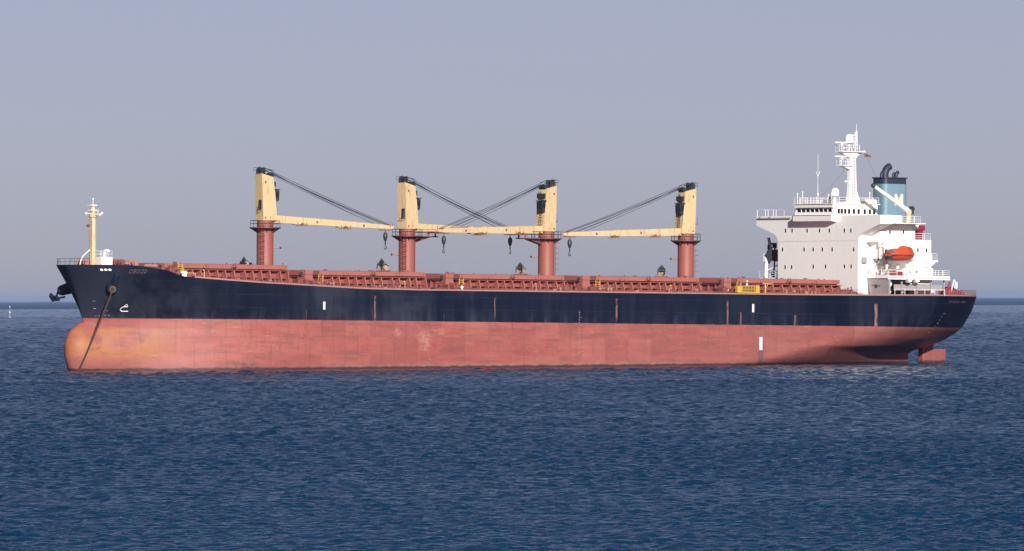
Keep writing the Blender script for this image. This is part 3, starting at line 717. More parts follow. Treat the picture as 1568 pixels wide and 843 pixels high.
    box(bm, min(s_*.2, s_*.34), max(s_*.2, s_*.34), 1.0, 1.06, zb+.4, zb+.62); box(bm, min(-s_*.9, -s_*.6), max(-s_*.9, -s_*.6), 1.0, 1.07, zb+.35, zb+.6)
    box(bm, min(-s_*.9, -s_*.6), max(-s_*.9, -s_*.6), .985, 1.04, zb+H-1.6, zb+H-1.2)
    partp('tower_fitting', bm, M['rust'])
    bm = NEW()                                                    # sheave housings on top
    box(bm, min(s_*-1.5, s_*-.55), max(s_*-1.5, s_*-.55), -.75, .75, zb+H-.12, zb+H+.3, .1); 
    for y in (-.6, -.2, .2, .6): cyl(bm, (s_*-.98, y-.07, zb+H+.5), (s_*-.98, y+.07, zb+H+.5), .5, n=14)
    prism(bm, [(s_*-.5, zb+H-.22), (s_*1.0, zb+H-.6), (s_*1.0, zb+H-.42), (s_*-.5, zb+H-.02)], 'Y', -.55, .55)
    for y in (-.6, -.2, .2, .6): cyl(bm, (s_*1.0, y-.07, zb+H-.2), (s_*1.0, y+.07, zb+H-.2), .38, n=12)
    rail(bm, [(s_*-1.8, .9, zb+H+.1), (s_*.9, .9, zb+H-.3)], .9, .03, (1, .5), 1.0); rail(bm, [(s_*-1.8, .9, zb+H+.1), (s_*-1.8, -.9, zb+H+.1)], .9, .03, (1, .5), 1.0)
    cyl(bm, (s_*-1.3, 0, zb+H+.4), (s_*-1.3, 0, zb+H+1.25), .05, n=5)
    part('sheave_head', bm, M['dark'])
    bm = NEW()                                                    # cab on the jib face
    x0, x1 = 1.18, 2.15
    prism(bm, [(s_*x0, zb+3.2), (s_*(x1-.15), zb+3.2), (s_*x1, zb+3.5), (s_*(x1+.08), zb+4.9), (s_*x0, zb+5.35)], 'Y', -.3, .96)
    box(bm, min(s_*1.1, s_*2.3), max(s_*1.1, s_*2.3), -.4, 1.08, zb+5.05, zb+5.22)
    cab = part('cab', bm, M['dark'])
    bm = NEW(); box(bm, min(s_*(x1+.06), s_*(x1+.12)), max(s_*(x1+.06), s_*(x1+.12)), -.15, .82, zb+3.9, zb+4.8); box(bm, min(s_*1.45, s_*2.0), max(s_*1.45, s_*2.0), .95, .985, zb+3.9, zb+4.75)
    q = part('cab_window', bm, M['glass']); q.parent = t
    bm = NEW(); ladder(bm, (s_*1.85, .1, zb+.6), (s_*1.6, .1, zb+3.2), (0, 1, 0), .45, .04, .4); ladder(bm, (s_*1.45, -.5, zb+.9), (s_*1.12, -.5, zb+H-.8), (0, 1, 0), .45, .04, .4)
    for z in np.arange(1.2, 3.2, .6): tube(bm, [(s_*1.75, -.2, zb+z), (s_*2.2, -.2, zb+z), (s_*2.2, .5, zb+z), (s_*1.75, .5, zb+z)], .03, 4)
    box(bm, min(s_*1.2, s_*1.55), max(s_*1.2, s_*1.55), -.85, .85, zb+5.6, zb+6.4)
    part('tower_ladder', bm, M['dark'])
    # jib: tapered box girder with pointed head
    zr = zb+.35; L = [27.1, 26.9, 26.9, 27.6][k]; dz = [-1.1, -.5, -.6, -.8][k]
    bm = NEW(); st = [(1.5, .62, .55), (3.5, .60, .52), (14, .52, .50), (21, .42, .45), (L-1.2, .30, .38), (L+.2, .20, .3)]
    rr = []
    for x, hz, hy in st:
        zc = zr+dz*(x/L); rr.append([bm.verts.new((s_*x, -hy, zc-hz)), bm.verts.new((s_*x, hy, zc-hz)), bm.verts.new((s_*x, hy, zc+hz)), bm.verts.new((s_*x, -hy, zc+hz))])
    for p, q in zip(rr, rr[1:]):
        for i in range(4): bm.faces.new((p[i], p[(i+1) % 4], q[(i+1) % 4], q[i]))
    bm.faces.new(rr[0]); bm.faces.new(rr[-1])
    for x in (6.2, 15.5): 
        zc = zr+dz*x/L; box(bm, min(s_*(x-.05), s_*(x+.05)), max(s_*(x-.05), s_*(x+.05)), -.58, .58, zc-.66, zc+.64)
    jib = part('jib', bm, M['cream'], smooth=False)
    bm = NEW()
    for x in (7.5, 16.8):
        zc = zr+dz*x/L-.62; box(bm, min(s_*(x-1.2), s_*(x+1.0)), max(s_*(x-1.2), s_*(x+1.0)), .15, .75, zc-.22, zc-.12)
        for dx in (-1.1, -.2, .8): cyl(bm, (s_*(x+dx), .7, zc-.2), (s_*(x+dx), .7, zc+.4), .04, n=4)
        box(bm, min(s_*(x-.3), s_*(x+.3)), max(s_*(x-.3), s_*(x+.3)), .2, .7, zc-.1, zc+.25)
    zc = zr+dz
    for y in (-.25, .25): cyl(bm, (s_*(L-.9), y-.1, zc+.15), (s_*(L-.9), y+.1, zc+.15), .38, n=12)
    box(bm, min(s_*(L-2.4), s_*(L-.3)), max(s_*(L-2.4), s_*(L-.3)), -.5, .5, zc-.5, zc-.38); cyl(bm, (s_*(L+.1), 0, zc-.1), (s_*(L+.1), 0, zc+.7), .06, n=5)
    for x in (10.5, 20.5): box(bm, min(s_*x, s_*(x+.25)), max(s_*x, s_*(x+.25)), .5, .62, zr+dz*x/L-.2, zr+dz*x/L+.15)
    partp('jib_fittings', bm, M['rust'])
    # wires from the head to the jib
    bm = NEW(); a1 = Vector((s_*-.95, 0, zb+H+1.05)); a2 = Vector((s_*1.0, 0, zb+H+.2))
    def wire(a, b, sag, r):
        pts = []
        for i in range(9): p = a.lerp(b, i/8); p.z -= sag*4*(i/8)*(1-i/8); pts.append(p)
        tube(bm, pts, r, 5)
    for y, x, src, r in ((-.6, L-.9, a1, .045), (.6, L-.9, a1, .045), (-.2, L-1.4, a2, .04), (.2, L-2.6, a2, .036), (-.55, L-3.6, a2, .036), (.55, L-4.4, a2, .036)):
        wire(src+Vector((0, y, -.0)), Vector((s_*x, y*.6, zr+dz*x/L+.45)), .22, r)
    for y in (-.6, .6): wire(a1+Vector((0, y, -.1)), a2+Vector((0, y, .25)), 0, .06)
    partp('hoist_wire', bm, M['rope'])
    # hook block
    xh = L-1.4; zh = zr+dz*xh/L-.45
    bm = NEW(); cyl(bm, (s_*xh, -.12, zh), (s_*xh, -.12, zh-.5), .05, n=4); cyl(bm, (s_*xh, .12, zh), (s_*xh, .12, zh-.5), .05, n=4)
    lathe(bm, (s_*xh, 0, zh-2.0), [(.10, 0), (.28, .35), (.38, .85), (.36, 1.25), (.18, 1.55)], 10)
    cyl(bm, (s_*xh, 0, zh-2.7), (s_*xh, 0, zh-2.0), .07, n=5); ball(bm, (s_*xh, 0, zh-2.25), .16, 1, 8)
    cc = Vector((s_*xh, 0, zh-3.0)); hk = [cc+Vector((.26*math.cos(a)*s_*.9, 0, .26*math.sin(a))) for a in np.linspace(R(95), R(-190), 9)]
    tube(bm, hk, .075, 5)
    part('hook_block', bm, M['dark'])
    return t
CR = [crane(152.2, -1, 14.95, 0, False, 0), crane(121.8, -1, 14.0, 7.5, True, 1), crane(91.3, 1, 14.0, 7.5, True, 2), crane(60.1, 1, 14.05, 0.4, False, 3)]

# ------------------------------------------------------------------ superstructure
XF, HW = 29.9, 10.4
bm = NEW()
box(bm, 20.0, XF, -HW, HW, 5.0, 17.45)                                            # forward block
# bridge wing plate with curved gussets, full beam
arc = lambda s_: [(s_*10.42, 14.5), (s_*10.6, 15.1), (s_*11.1, 15.6), (s_*11.9, 15.95), (s_*16.1, 17.35)]
prof = [(-16.1, 18.9)]+arc(-1)[::-1]+arc(1)+[(16.1, 18.9)]
house = obj('superstructure', bm, M['white'], ship, 'white accommodation block with bridge wings', smooth=False)
bm = NEW(); prism(bm, prof, 'X', XF+.05, XF-.12)
for s_ in (1, -1):
    for a, b in zip(arc(s_), arc(s_)[1:]):                                        # curved underside plating
        v = [bm.verts.new(p) for p in ((XF-.1, a[0], a[1]), (XF-.1, b[0], b[1]), (XF-2.7, b[0], b[1]), (XF-2.7, a[0], a[1]))]; bm.faces.new(v)
    box(bm, XF-2.7, XF-.12, min(s_*16.0, s_*16.1), max(s_*16.0, s_*16.1), 17.35, 18.9)
    prism(bm, [(s_*10.42, 15.8), (s_*16.0, 17.4), (s_*16.0, 17.5), (s_*10.42, 17.5)], 'X', XF-2.8, XF-2.6)
    box(bm, XF-2.8, XF-2.7, min(s_*5.5, s_*16.1), max(s_*5.5, s_*16.1), 17.35, 18.9)
box(bm, 19.3, XF-.13, -16.0, 16.0, 17.46, 17.6)
obj('bridge_wing', bm, M['white'], house, smooth=False)
# wheelhouse
bm = NEW()
prism(bm, [(20.6, 17.6), (XF-.02, 17.6), (XF+.06, 17.75), (XF+1.4, 17.95), (XF+1.4, 18.95), (XF+.95, 19.0), (XF+.75, 20.2), (XF+1.1, 20.2), (XF+1.1, 20.85), (20.6, 20.85)], 'Y', -5.0, 5.0)
box(bm, 20.2, XF+1.3, -5.2, 5.25, 20.853, 20.98)
wh = obj('wheelhouse', bm, M['white'], house, smooth=False)
def win_mesh(wd, hg, dep=.05):
    bm = NEW(); box(bm, -.03, dep*.3, -wd/2-.05, wd/2+.05, -hg/2-.05, hg/2+.05, 0, 0); box(bm, dep*.3, dep*.3+.012, -wd/2, wd/2, -hg/2, hg/2, 0, 1); return bm
proto = {}
def window(kind, wd, hg, loc, rz, parent, tilt=0):
    if kind not in proto:
        o = obj('window', win_mesh(wd, hg), [M['white'], M['glass']], parent, smooth=False); proto[kind] = o
        o.location = loc; o.rotation_euler = (0, tilt, rz); return o
    return again(proto[kind], parent, loc, (0, tilt, rz))
for y in np.linspace(-3.85, 3.0, 7): window('wheelhouse_front', .82, 1.0, (XF+.86, y, 19.6), 0, wh, .16)
window('wheelhouse_front', .82, 1.0, (XF+.86, 4.15, 19.6), 0, wh, .16)
for x in (29.6, 28.9, 28.1, 27.2, 26.1, 25.0, 23.6, 22.4, 21.4): window('wheelhouse_side', .55, .85, (x, 5.0, 19.62), math.pi/2, wh)
bm = NEW(); box(bm, XF+1.4, XF+1.48, -4.9, 4.9, 18.9, 18.98); box(bm, XF+.05, XF+.32, -15.6, -7.0, 18.42, 18.62); box(bm, XF+1.1, XF+1.2, -4.9, 4.9, 20.2, 20.3)
for y in (-14.9, -12.4): cyl(bm, (XF+.05, y, 18.75), (XF+.3, y, 18.55), .24, n=8)
pieces('bridge_front_fittings', bm, M['grey'], wh)
for y, z in [(-8.36, 16.38), (-6.65, 16.37), (-2.73, 16.34), (.5, 16.32), (3.04, 16.3), (6.93, 16.27), (8.61, 16.26), (-9.18, 13.1), (-3.55, 13.07), (-1.17, 13.06),
             (1.2, 13.04), (3.75, 13.03), (9.32, 12.99), (-8.47, 10.05), (-6.77, 10.04), (-1.15, 10.1), (2.08, 10.1), (6.98, 10.08), (8.67, 10.07)]:
    window('cabin', .34, .66, (XF+.05 if z > 16 else XF, y, z), 0, house)
# side block, wider, under the funnel deck
bm = NEW()
prism(bm, [(19.1, 11.4), (27.2, 11.4), (27.2, 17.44), (19.1, 17.44)], 'Y', -13, 13)
box(bm, 19.1, 27.2, -11, 11, 8.2, 11.4)
box(bm, 18.6, 27.25, -13.3, 13.3, 17.61, 17.66)
box(bm, 22.4, 25.2, 13.02, 13.25, 17.6, 18.9)
prism(bm, [(17.9, 17.58), (19.1, 17.58), (19.1, 16.1)], 'Y', 9, 12.95)
box(bm, 17.9, 22.3, -13.2, 13.2, 17.45, 17.6)
sb = obj('funnel_deck_block', bm, M['white'], house, smooth=False)
for x, z in ((24.9, 16.05), (21.8, 16.1)): window('cabin', .34, .66, (x, 13, z), math.pi/2, sb)
bm = NEW()
box(bm, 15.3, 19.1, -12.99, 12.99, 5.0, 14.8)
box(bm, 10.3, 15.3, -3.8, 3.8, 5.0, 17.4)
box(bm, 13.9, 15.3, 8.5, 13.2, 11.0, 11.35); prism(bm, [(15.3, 11.0), (14.1, 11.0), (15.3, 10.2)], 'Y', 9, 13)
ab = obj('aft_block', bm, M['white'], house, smooth=False)
for x, z in ((18.4, 12.98), (16.4, 13.0), (16.4, 9.75)): window('cabin', .34, .66, (x, 12.99, z), math.pi/2, ab)
# boat deck and the open poop below it
bm = NEW()
box(bm, 13.6, 28.0, -16.0, 16.0, 8.05, 8.25); box(bm, 13.6, 28.0, 15.9, 16.0, 7.85, 8.5); box(bm, 26, 29.3, -16.0, -10.41, 8.06, 8.24)
box(bm, 27.9, 27.99, 10.42, 15.9, 8.25, 8.6)
bd = obj('boat_deck', bm, M['white_clean'], house, smooth=False)
bm = NEW()
prism(bm, [(11.2, 5.1), (16.0, 5.1), (16.0, 8.04), (10.41, 8.04)], 'X', 27.4, 27.8)
box(bm, 13.8, 27.4, 10.9, 11.0, 5.1, 8.04)
box(bm, 14.4, 25.6, 14.8, 14.95, 6.0, 7.0)
for x in (14.2, 17.2, 20.5, 24): box(bm, x-.12, x+.12, 15.0, 15.2, 5.0, 8.04)
pieces('poop_bulkhead', bm, M['grey'], house, smooth=False)
bm = NEW()
for x in np.arange(15, 26, 1.9): box(bm, x, x+random.uniform(.5, 1.2), 11.05, 11.5, 5.1, 5.1+random.uniform(.8, 1.9))
for x in (26.2, 23.5): cyl(bm, (x, 12.5, 5.1), (x, 12.5, 6.3), .5, n=10)
pieces('poop_machinery', bm, M['dark'], house)
bm = NEW()
for x, z, r in ((27.0, 7.0, .5), (26.9, 5.7, .3), (17.0, 5.9, .32), (34.0, 5.6, .35), (33.2, 5.5, .28)): ball(bm, (x, 15.2, z), r, 1.1, 10)
rail(bm, [(26.2, 15.8, 5.15), (14.5, 15.7, 5.15)], 1.05, .04, (1,), 2.2)
cyl(bm, (17.5, 15.1, 7.15), (22, 15.1, 7.15), .09, n=6)
pieces('poop_fittings', bm, M['white_clean'], house)
bm = NEW(); lathe(bm, (27.8, 12.8, 6.7), [(.22, 0), (.34, .02), (.34, .1), (.22, .12)], 12, 'X'); box(bm, 27.79, 27.86, 11.6, 12.3, 6.8, 6.9); box(bm, 27.79, 27.86, 13.3, 13.9, 6.7, 6.82)
pieces('bulkhead_fitting', bm, M['dark'], house)
# rails
bm = NEW()
rail(bm, [(20.4, 5.1, 20.98), (20.4, -5.0, 20.98), (XF+1.1, -5.0, 20.98), (XF+1.1, 5.1, 20.98), (20.4, 5.1, 20.98)], 1.05, .035)
rail(bm, [(XF-.1, -16.0, 18.9), (XF-.1, -11.8, 18.9)], 1.15, .04, (1,), 2.1); rail(bm, [(XF-2.6, -16.0, 18.9), (XF-2.6, -11.8, 18.9)], 1.15, .04, (1,), 2.1)
cyl(bm, (XF-.1, -16, 20.05), (XF-2.6, -16, 20.05), .04, n=4)
rail(bm, [(22.3, 13.2, 17.66), (18.0, 13.2, 17.66), (18.0, 4, 17.66)], 1.1, .035)
rail(bm, [(19.0, 12.9, 14.8), (15.4, 12.9, 14.8), (15.4, -12.9, 14.8)], 1.1, .035)
rail(bm, [(15.2, 13.1, 11.35), (14.0, 13.1, 11.35), (14.0, 8.6, 11.35)], 1.1, .035)
rail(bm, [(27.9, 11, 8.6), (27.9, 15.9, 8.5), (25.8, 15.9, 8.5)], 1.0, .035, (1, .5)); rail(bm, [(18.5, 15.9, 8.5), (13.7, 15.9, 8.5), (13.7, 9, 8.5)], 1.0, .035)
rail(bm, [(27.2, 5.2, 17.66), (22.2, 5.2, 17.66)], 1.1, .035)
rail(bm, [(29.2, -16, 8.25), (29.2, -10.5, 8.25)], 1.1, .04); rail(bm, [(29.2, -16, 8.25), (24, -16, 8.25)], 1.1, .04)
pieces('railing', bm, M['white_clean'], house)
# ladders, ventilators and lockers on the port side of the house
bm = NEW()
ladder(bm, (27.6, 13.6, 8.3), (26.0, 13.6, 11.4), (0, 1, 0), .7, .05, .35); ladder(bm, (26.2, 13.3, 8.3), (26.2, 13.3, 11.3), (1, 0, 0), .6, .05, .35)
for x in (27.2, 26.6, 25.9): box(bm, x, x+.25, 13.1, 13.6, 8.3, 8.3+random.uniform(.8, 1.8))
box(bm, 24.9, 25.8, 13.02, 13.5, 8.3, 9.6)
tube(bm, [(27.6, 12.2, 10.9), (27.0, 12.2, 11.6), (26.6, 12.2, 10.8), (27.3, 12.2, 10.4)], .09)
box(bm, 28.2, 29.2, 10.42, 10.9, 10.6, 11.7, .1)
for x in (20.3, 18.6): box(bm, x, x+.35, 13.0, 13.3, 8.4, 9.5)
pieces('side_deck_gear', bm, M['grey'], house)
bm = NEW(); box(bm, 15.6, 18.0, 13.0, 13.9, 8.3, 9.9, .1); prism(bm, [(28.4, 14.3), (27.25, 14.9), (27.25, 14.4)], 'Y', 11, 13); box(bm, 22.9, 23.3, 12.9, 13.2, 9.7, 10.6)
pieces('deck_locker', bm, M['white'], house)
bm = NEW(); box(bm, 16.6, 17.8, 10.6, 12.4, 14.82, 16.4, .08); box(bm, 16.0, 17.9, 10.6, 12.4, 16.4, 17.3, .2); obj('ventilation_trunk', bm, M['maroon'], house)
bm = NEW(); box(bm, 22.3, 25.4, 13.02, 13.6, 8.35, 9.3, .1); obj('winch_cover', bm, M['maroon'], house)
# aerials and boxes on the monkey island
bm = NEW()
cyl(bm, (29.8, -.2, 20.98), (29.8, -.2, 22.9), .07, n=5); cyl(bm, (29.8, -.2, 22.9), (29.8, -.2, 24.2), .045, n=4); cyl(bm, (29.8, -.2, 24.2), (29.8, -.2, 29.5), .03, n=4)
for a in range(4): cyl(bm, (29.8, -.2, 25.6), (29.8+.45*math.cos(a*1.57), -.2+.45*math.sin(a*1.57), 26.5), .03, n=4)
ball(bm, (29.8, -.2, 22.6), .18, 1, 8)
for x, y, h_ in ((30.6, -4.6, 1.7), (30.4, -3.5, 2.0), (28.6, 1.2, 1.5), (30.2, 3.8, 1.7), (22, 4.5, 1.9)): cyl(bm, (x, y, 20.98), (x, y, 20.98+h_), .06, n=5); ball(bm, (x, y, 20.98+h_), .14, 1, 6)
box(bm, 20.7, 23.6, 3.9, 4.9, 21.0, 21.75)
pieces('aerial', bm, M['white_clean'], house)
bm = NEW(); cyl(bm, (29.2, 2.4, 20.98), (29.2, 2.4, 21.7), .2, n=8); ball(bm, (29.2, 2.4, 21.9), .34, 1, 8); obj('compass_binnacle', bm, M['dark'], house)
bm = NEW(); cyl(bm, (26.1, .1, 20.98), (26.1, .1, 22.3), .16, n=8); lathe(bm, (26.1, .1, 22.3), [(.5, 0), (.68, .1), (.72, .7), (.66, 1.1), (.4, 1.38), (.1, 1.45)], 16)
obj('satellite_dome', bm, M['white_clean'], house)

# radar mast
mast = bpy.data.objects.new('radar_mast', None); COL.objects.link(mast); mast.parent = ship
XM = 22.2
bm = NEW()
prism(bm, [(XM-1.9, 20.9), (XM+.95, 20.9), (XM+.72, 23.5), (XM+.62, 29.3), (XM-.62, 29.3), (XM-.85, 23.5)], 'Y', -.38, .38)
box(bm, XM-2.9, XM+2.2, -1.2, 1.2, 20.9, 21.3)
prism(bm, [(XM+2.9, 30.0), (XM-1.0, 30.0), (XM-.75, 29.0), (XM+.8, 29.0)], 'Y', -.5, .5); box(bm, XM-2.4, XM+3.0, -1.0, 1.0, 30.0, 30.12)
prism(bm, [(XM+2.6, 27.6), (XM+.3, 27.6), (XM+.3, 26.8)], 'Y', -.5, .5); box(bm, XM+.5, XM+2.8, -.9, .9, 27.6, 27.72)
prism(bm, [(XM-.6, 29.1), (XM-2.9, 30.2), (XM-2.9, 30.35), (XM-.6, 29.9)], 'Y', -.2, .2)
obj('mast_column', bm, M['white_clean'], mast, smooth=False)
bm = NEW(); rail(bm, [(XM-1, .95, 30.12), (XM+2.9, .95, 30.12), (XM+2.9, -.95, 30.12), (XM-1, -.95, 30.12)], 1.1, .04, (1, .55), 1.0)
rail(bm, [(XM+.6, .85, 27.72), (XM+2.7, .85, 27.72), (XM+2.7, -.85, 27.72), (XM+.6, -.85, 27.72)], 1.1, .04, (1, .55), 1.0); pieces('mast_railing', bm, M['white_clean'], mast)
for z in (30.12, 27.72):
    bm = NEW(); cyl(bm, (XM+2.4, 0, z), (XM+2.4, 0, z+1.2), .14, n=8); box(bm, XM+2.2, XM+2.6, -.25, .25, z+1.0, z+1.4); box(bm, XM+.9, XM+3.9, -.2, .2, z+1.4, z+1.62); obj('radar_scanner', bm, M['white_clean'], mast)
bm = NEW(); cyl(bm, (XM+.6, 0, 30.1), (XM+.6, 0, 31.6), .16, n=8); lathe(bm, (XM+.6, 0, 31.5), [(.5, 0), (.75, .12), (.80, .8), (.72, 1.25), (.45, 1.55), (.1, 1.66)], 18); obj('radome', bm, M['white_clean'], mast)
bm = NEW()
for dx, dy in ((-.5, .3), (-.5, -.3), (-1.3, 0)): cyl(bm, (XM+dx, dy, 30.1), (XM-1.0+dx*.15, dy*.3, 33.7), .06, n=5)
for z in np.arange(30.6, 33.4, .5): cyl(bm, (XM-.6-.05*(z-30), .25, z), (XM-1.25, 0, z+.3), .035, n=4); cyl(bm, (XM-.6, -.2, z+.3), (XM-1.2, 0, z), .035, n=4)
cyl(bm, (XM-1.1, 0, 33.6), (XM-1.1, 0, 34.9), .035, n=4); box(bm, XM-.9, XM+.2, -.1, .1, 32.9, 33.05); box(bm, XM-.9, XM+.0, -.1, .1, 32.4, 32.5)
cyl(bm, (XM+1.4, 0, 24.9), (XM-.3, 0, 24.9), .05, n=4); ball(bm, (XM+1.4, 0, 24.9), .2, 1, 6); ball(bm, (XM-1.0, 0, 33.2), .2, 1, 6)
pieces('signal_mast', bm, M['white_clean'], mast)
bm = NEW(); ladder(bm, (XM, .55, 21.3), (XM-.1, .55, 29.5), (1, 0, 0), .45, .035, .5); obj('mast_ladder', bm, M['grey'], mast)
bm = NEW(); tube(bm, [(XM+1.0, 0, 27.3), (28.8, -.4, 22.2)], .018, 4); tube(bm, [(XM-2.9, 0, 30.2), (16.3, 1, 24.0)], .018, 4); pieces('mast_stay', bm, M['rope'], mast)

# funnel
fun = bpy.data.objects.new('funnel', None); COL.objects.link(fun); fun.parent = ship
FA, FB, FY, FR = 10.6, 16.0, 1.75, .85
def rrect(a, b, y, r, n=5):
    P = []
    for cx_, cy_, a0 in ((b-r, y-r, 0), (a+r, y-r, 90), (a+r, -y+r, 180), (b-r, -y+r, 270)):
        for i in range(n+1): t = R(a0+90*i/n); P.append((cx_+r*math.cos(t), cy_+r*math.sin(t)))
    return P
bm = NEW(); prism(bm, rrect(FA, FB, FY, FR), 'Z', 16.5, 24.65); obj('funnel_casing', bm, M['funnel_blue'], fun)
bm = NEW(); prism(bm, rrect(FA-.02, FB+.02, FY+.02, FR), 'Z', 24.64, 25.6); prism(bm, rrect(FA-.22, FB+.22, FY+.2, FR), 'Z', 25.59, 25.78); obj('funnel_top', bm, M['black'], fun)
bm = NEW()
def epipe(x, y, r, h_, bend):
    pts = [Vector((x, y, 25.7)), Vector((x, y, 25.7+h_*.55))]
    for a in np.linspace(0, R(75), 6): pts.append(Vector((x+.0-bend*(1-math.cos(a)), y, 25.7+h_*.55+bend*math.sin(a))))
    for a, b in zip(pts, pts[1:]): cyl(bm, a-(b-a)*.15, b, r, n=12)
epipe(14.6, .2, .62, 1.0, 1.5); obj('exhaust_pipe', bm, M['black'], fun)
for x, r, h_, bd_ in ((15.6, .28, .9, .5), (12.9, .2, .7, .5), (12.2, .32, .6, .7)):
    bm = NEW(); epipe(x, .4, r, h_, bd_); obj('exhaust_pipe', bm, M['black'], fun)
bm = NEW(); mx, mz, mw, mh = 12.75, 20.9, 1.45, 2.0
for (a, b) in (((-.5, 0), (-.5, 1)), ((.5, 0), (.5, 1)), ((-.5, 1), (0, .18)), ((.5, 1), (0, .18))):
    pa = (mx+a[0]*mw, mz+a[1]*mh); pb = (mx+b[0]*mw, mz+b[1]*mh)
    wv = .27 if a[0] == b[0] else .24
    prism(bm, [(pa[0]-wv, pa[1]), (pa[0]+wv, pa[1]), (pb[0]+wv, pb[1]), (pb[0]-wv, pb[1])], 'Y', FY+.005, FY+(.05 if a[0] == b[0] else .046))
obj('funnel_letter', bm, M['emblem'], fun, 'large cream letter M on the funnel side')
bm = NEW(); ladder(bm, (FA-.12, .6, 17.6), (FA-.12, .6, 25.5), (0, 1, 0), .45, .035, .42)
for z in np.arange(18.5, 25, .6): tube(bm, [(FA, .9, z), (FA-.6, .85, z), (FA-.6, .35, z), (FA, .3, z)], .03, 4)
obj('funnel_ladder', bm, M['black'], fun)

# provisions crane on the funnel deck
pc = bpy.data.objects.new('provisions_crane', None); COL.objects.link(pc); pc.parent = ship
bm = NEW(); lathe(bm, (19.0, 11.2, 17.6), [(.62, 0), (.55, .4), (.5, 1.6), (.62, 1.8), (.5, 2.4)], 14); obj('crane_post', bm, M['cream'], pc)
bm = NEW(); a, b = Vector((18.9, 11.2, 19.7)), Vector((27.0, 11.2, 23.9)); cyl(bm, a, b, .42, .30, n=10); obj('crane_boom', bm, M['white_clean'], pc)
bm = NEW(); ball(bm, b+Vector((.2, 0, .1)), .42, 1, 8); cyl(bm, b, b-Vector((0, 0, 1.1)), .07, n=4); ball(bm, b-Vector((0, 0, 1.2)), .16, 1, 6)
box(bm, 18.0, 18.6, 10.9, 11.5, 19.2, 20.6); cyl(bm, (18.3, 11.2, 20.5), (17.6, 11.2, 20.1), .16, n=6); pieces('crane_gear', bm, M['dark'], pc)

# starboard provisions post beside the house
bm = NEW(); cyl(bm, (28.9, -14.6, 8.2), (28.9, -14.6, 11.3), .34, n=8); box(bm, 28.4, 29.4, -15.0, -14.2, 10.9, 12.4, .1); cyl(bm, (28.9, -14.6, 9.4), (28.2, -11.9, 10.6), .12, n=6)
pieces('stores_post', bm, M['white_clean'], ship)

# ------------------------------------------------------------------ foremast and forecastle gear
fm = bpy.data.objects.new('foremast', None); COL.objects.link(fm); fm.parent = ship
bm = NEW(); lathe(bm, (188.2, 0, 8.3), [(.62, 0), (.52, 2.5), (.46, 8.0), (.42, 8.2)], 8); lathe(bm, (188.2, 0, 16.0), [(.42, 0), (.62, .25), (.62, .7), (.4, .95), (.3, 2.3), (.16, 2.4)], 10)
obj('mast_pole', bm, M['mast_yellow'], fm)
bm = NEW(); cyl(bm, (188.2, -1.8, 16.7), (188.2, 1.8, 16.6), .07, n=5); cyl(bm, (189.4, -.3, 16.8), (186.6, .3, 16.7), .07, n=5)
for p in ((188.2, -1.8, 16.7), (188.2, 1.8, 16.6), (189.4, -.3, 16.8), (186.6, .3, 16.9)): ball(bm, p, .24, 1, 8)
tube(bm, [(188.2, 0, 16.5), (188.2, 1.3, 16.9), (188.2, 1.4, 17.5)], .06, 4)
for z in (17.3, 18.1): box(bm, 187.7, 189.0, -.5, .5, z, z+.14)
cyl(bm, (188.2, 0, 18.3), (188.2, 0, 19.3), .05, n=5); ball(bm, (188.2, 0, 19.2), .16, 1, 6)
pieces('mast_light', bm, M['white_clean'], fm)
bm = NEW(); lathe(bm, (189.0, -.2, 14.6), [(.05, 0), (.3, .1), (.34, .3), (.05, .5)], 10); ladder(bm, (188.75, .1, 8.4), (188.65, .1, 16), (0, 1, 0), .4, .03, .5); pieces('mast_fitting', bm, M['rust'], fm)
bm = NEW(); box(bm, 184.85, 187.1, -1.0, 1.0, 8.2, 9.75, .04); tube(bm, [(186.1, .4, 9.7), (186.1, .4, 10.7), (185.8, .7, 10.9), (185.5, 1.0, 10.6)], .22, 8)
fh = obj('forecastle_house', bm, M['white_clean'], ship)
bm = NEW(); rail(bm, [(187.0, .9, 9.75), (184.9, .9, 9.75), (184.9, -.9, 9.75), (187, -.9, 9.75)], 1.0, .035, (1, .5), 1.0); obj('house_railing', bm, M['white_clean'], fh)
bm = NEW(); tube(bm, [(191.4, .6, 8.3), (191.0, .5, 9.2), (190.4, .3, 9.9), (188.8, 0, 10.9)], .10, 6); obj('mast_brace', bm, M['white_clean'], fm)
bm = NEW(); P = [on_hull(x, 8.4, s_, -.15) for s_, xs in ((-1, np.linspace(191.6, 192.9, 4)), (1, np.linspace(192.9, 192.1, 3))) for x in xs]
rail(bm, [(p.x, p.y, 8.38) for p in P], 1.05, .03, (1, .5), 1.4); cyl(bm, (193.1, 0, 8.4), (192.6, 0, 9.5), .05, n=4); obj('bow_railing', bm, M['dark'], ship)
def winch(x, y, z, m_, s=1.0, name='mooring_winch'):
    bm = NEW(); cyl(bm, (x, y-.9*s, z+.65*s), (x, y+.9*s, z+.65*s), .38*s, n=12)
    for q in (-.9, -.1, .9): cyl(bm, (x, y+q*s-.05, z+.65*s), (x, y+q*s+.05, z+.65*s), .66*s, n=14)
    box(bm, x-.6*s, x+.6*s, y-.95*s, y+.95*s, z-.1, z+.12); box(bm, x-.35*s, x+.5*s, y+1.0*s, y+1.5*s, z, z+.95*s, .06)
    return obj(name, bm, m_, ship)
winch(189.8, -.6, 8.3, M['pink'], .9, 'windlass')
winch(182.4, 3.0, 8.15, M['pink'], .9); winch(180.2, 5.2, 7.2, M['pink'], 1.15); winch(182.2, -1, 7.9, M['pipe_red'], 1.2); winch(178.9, 8.6, 6.5, M['pink'], .9)
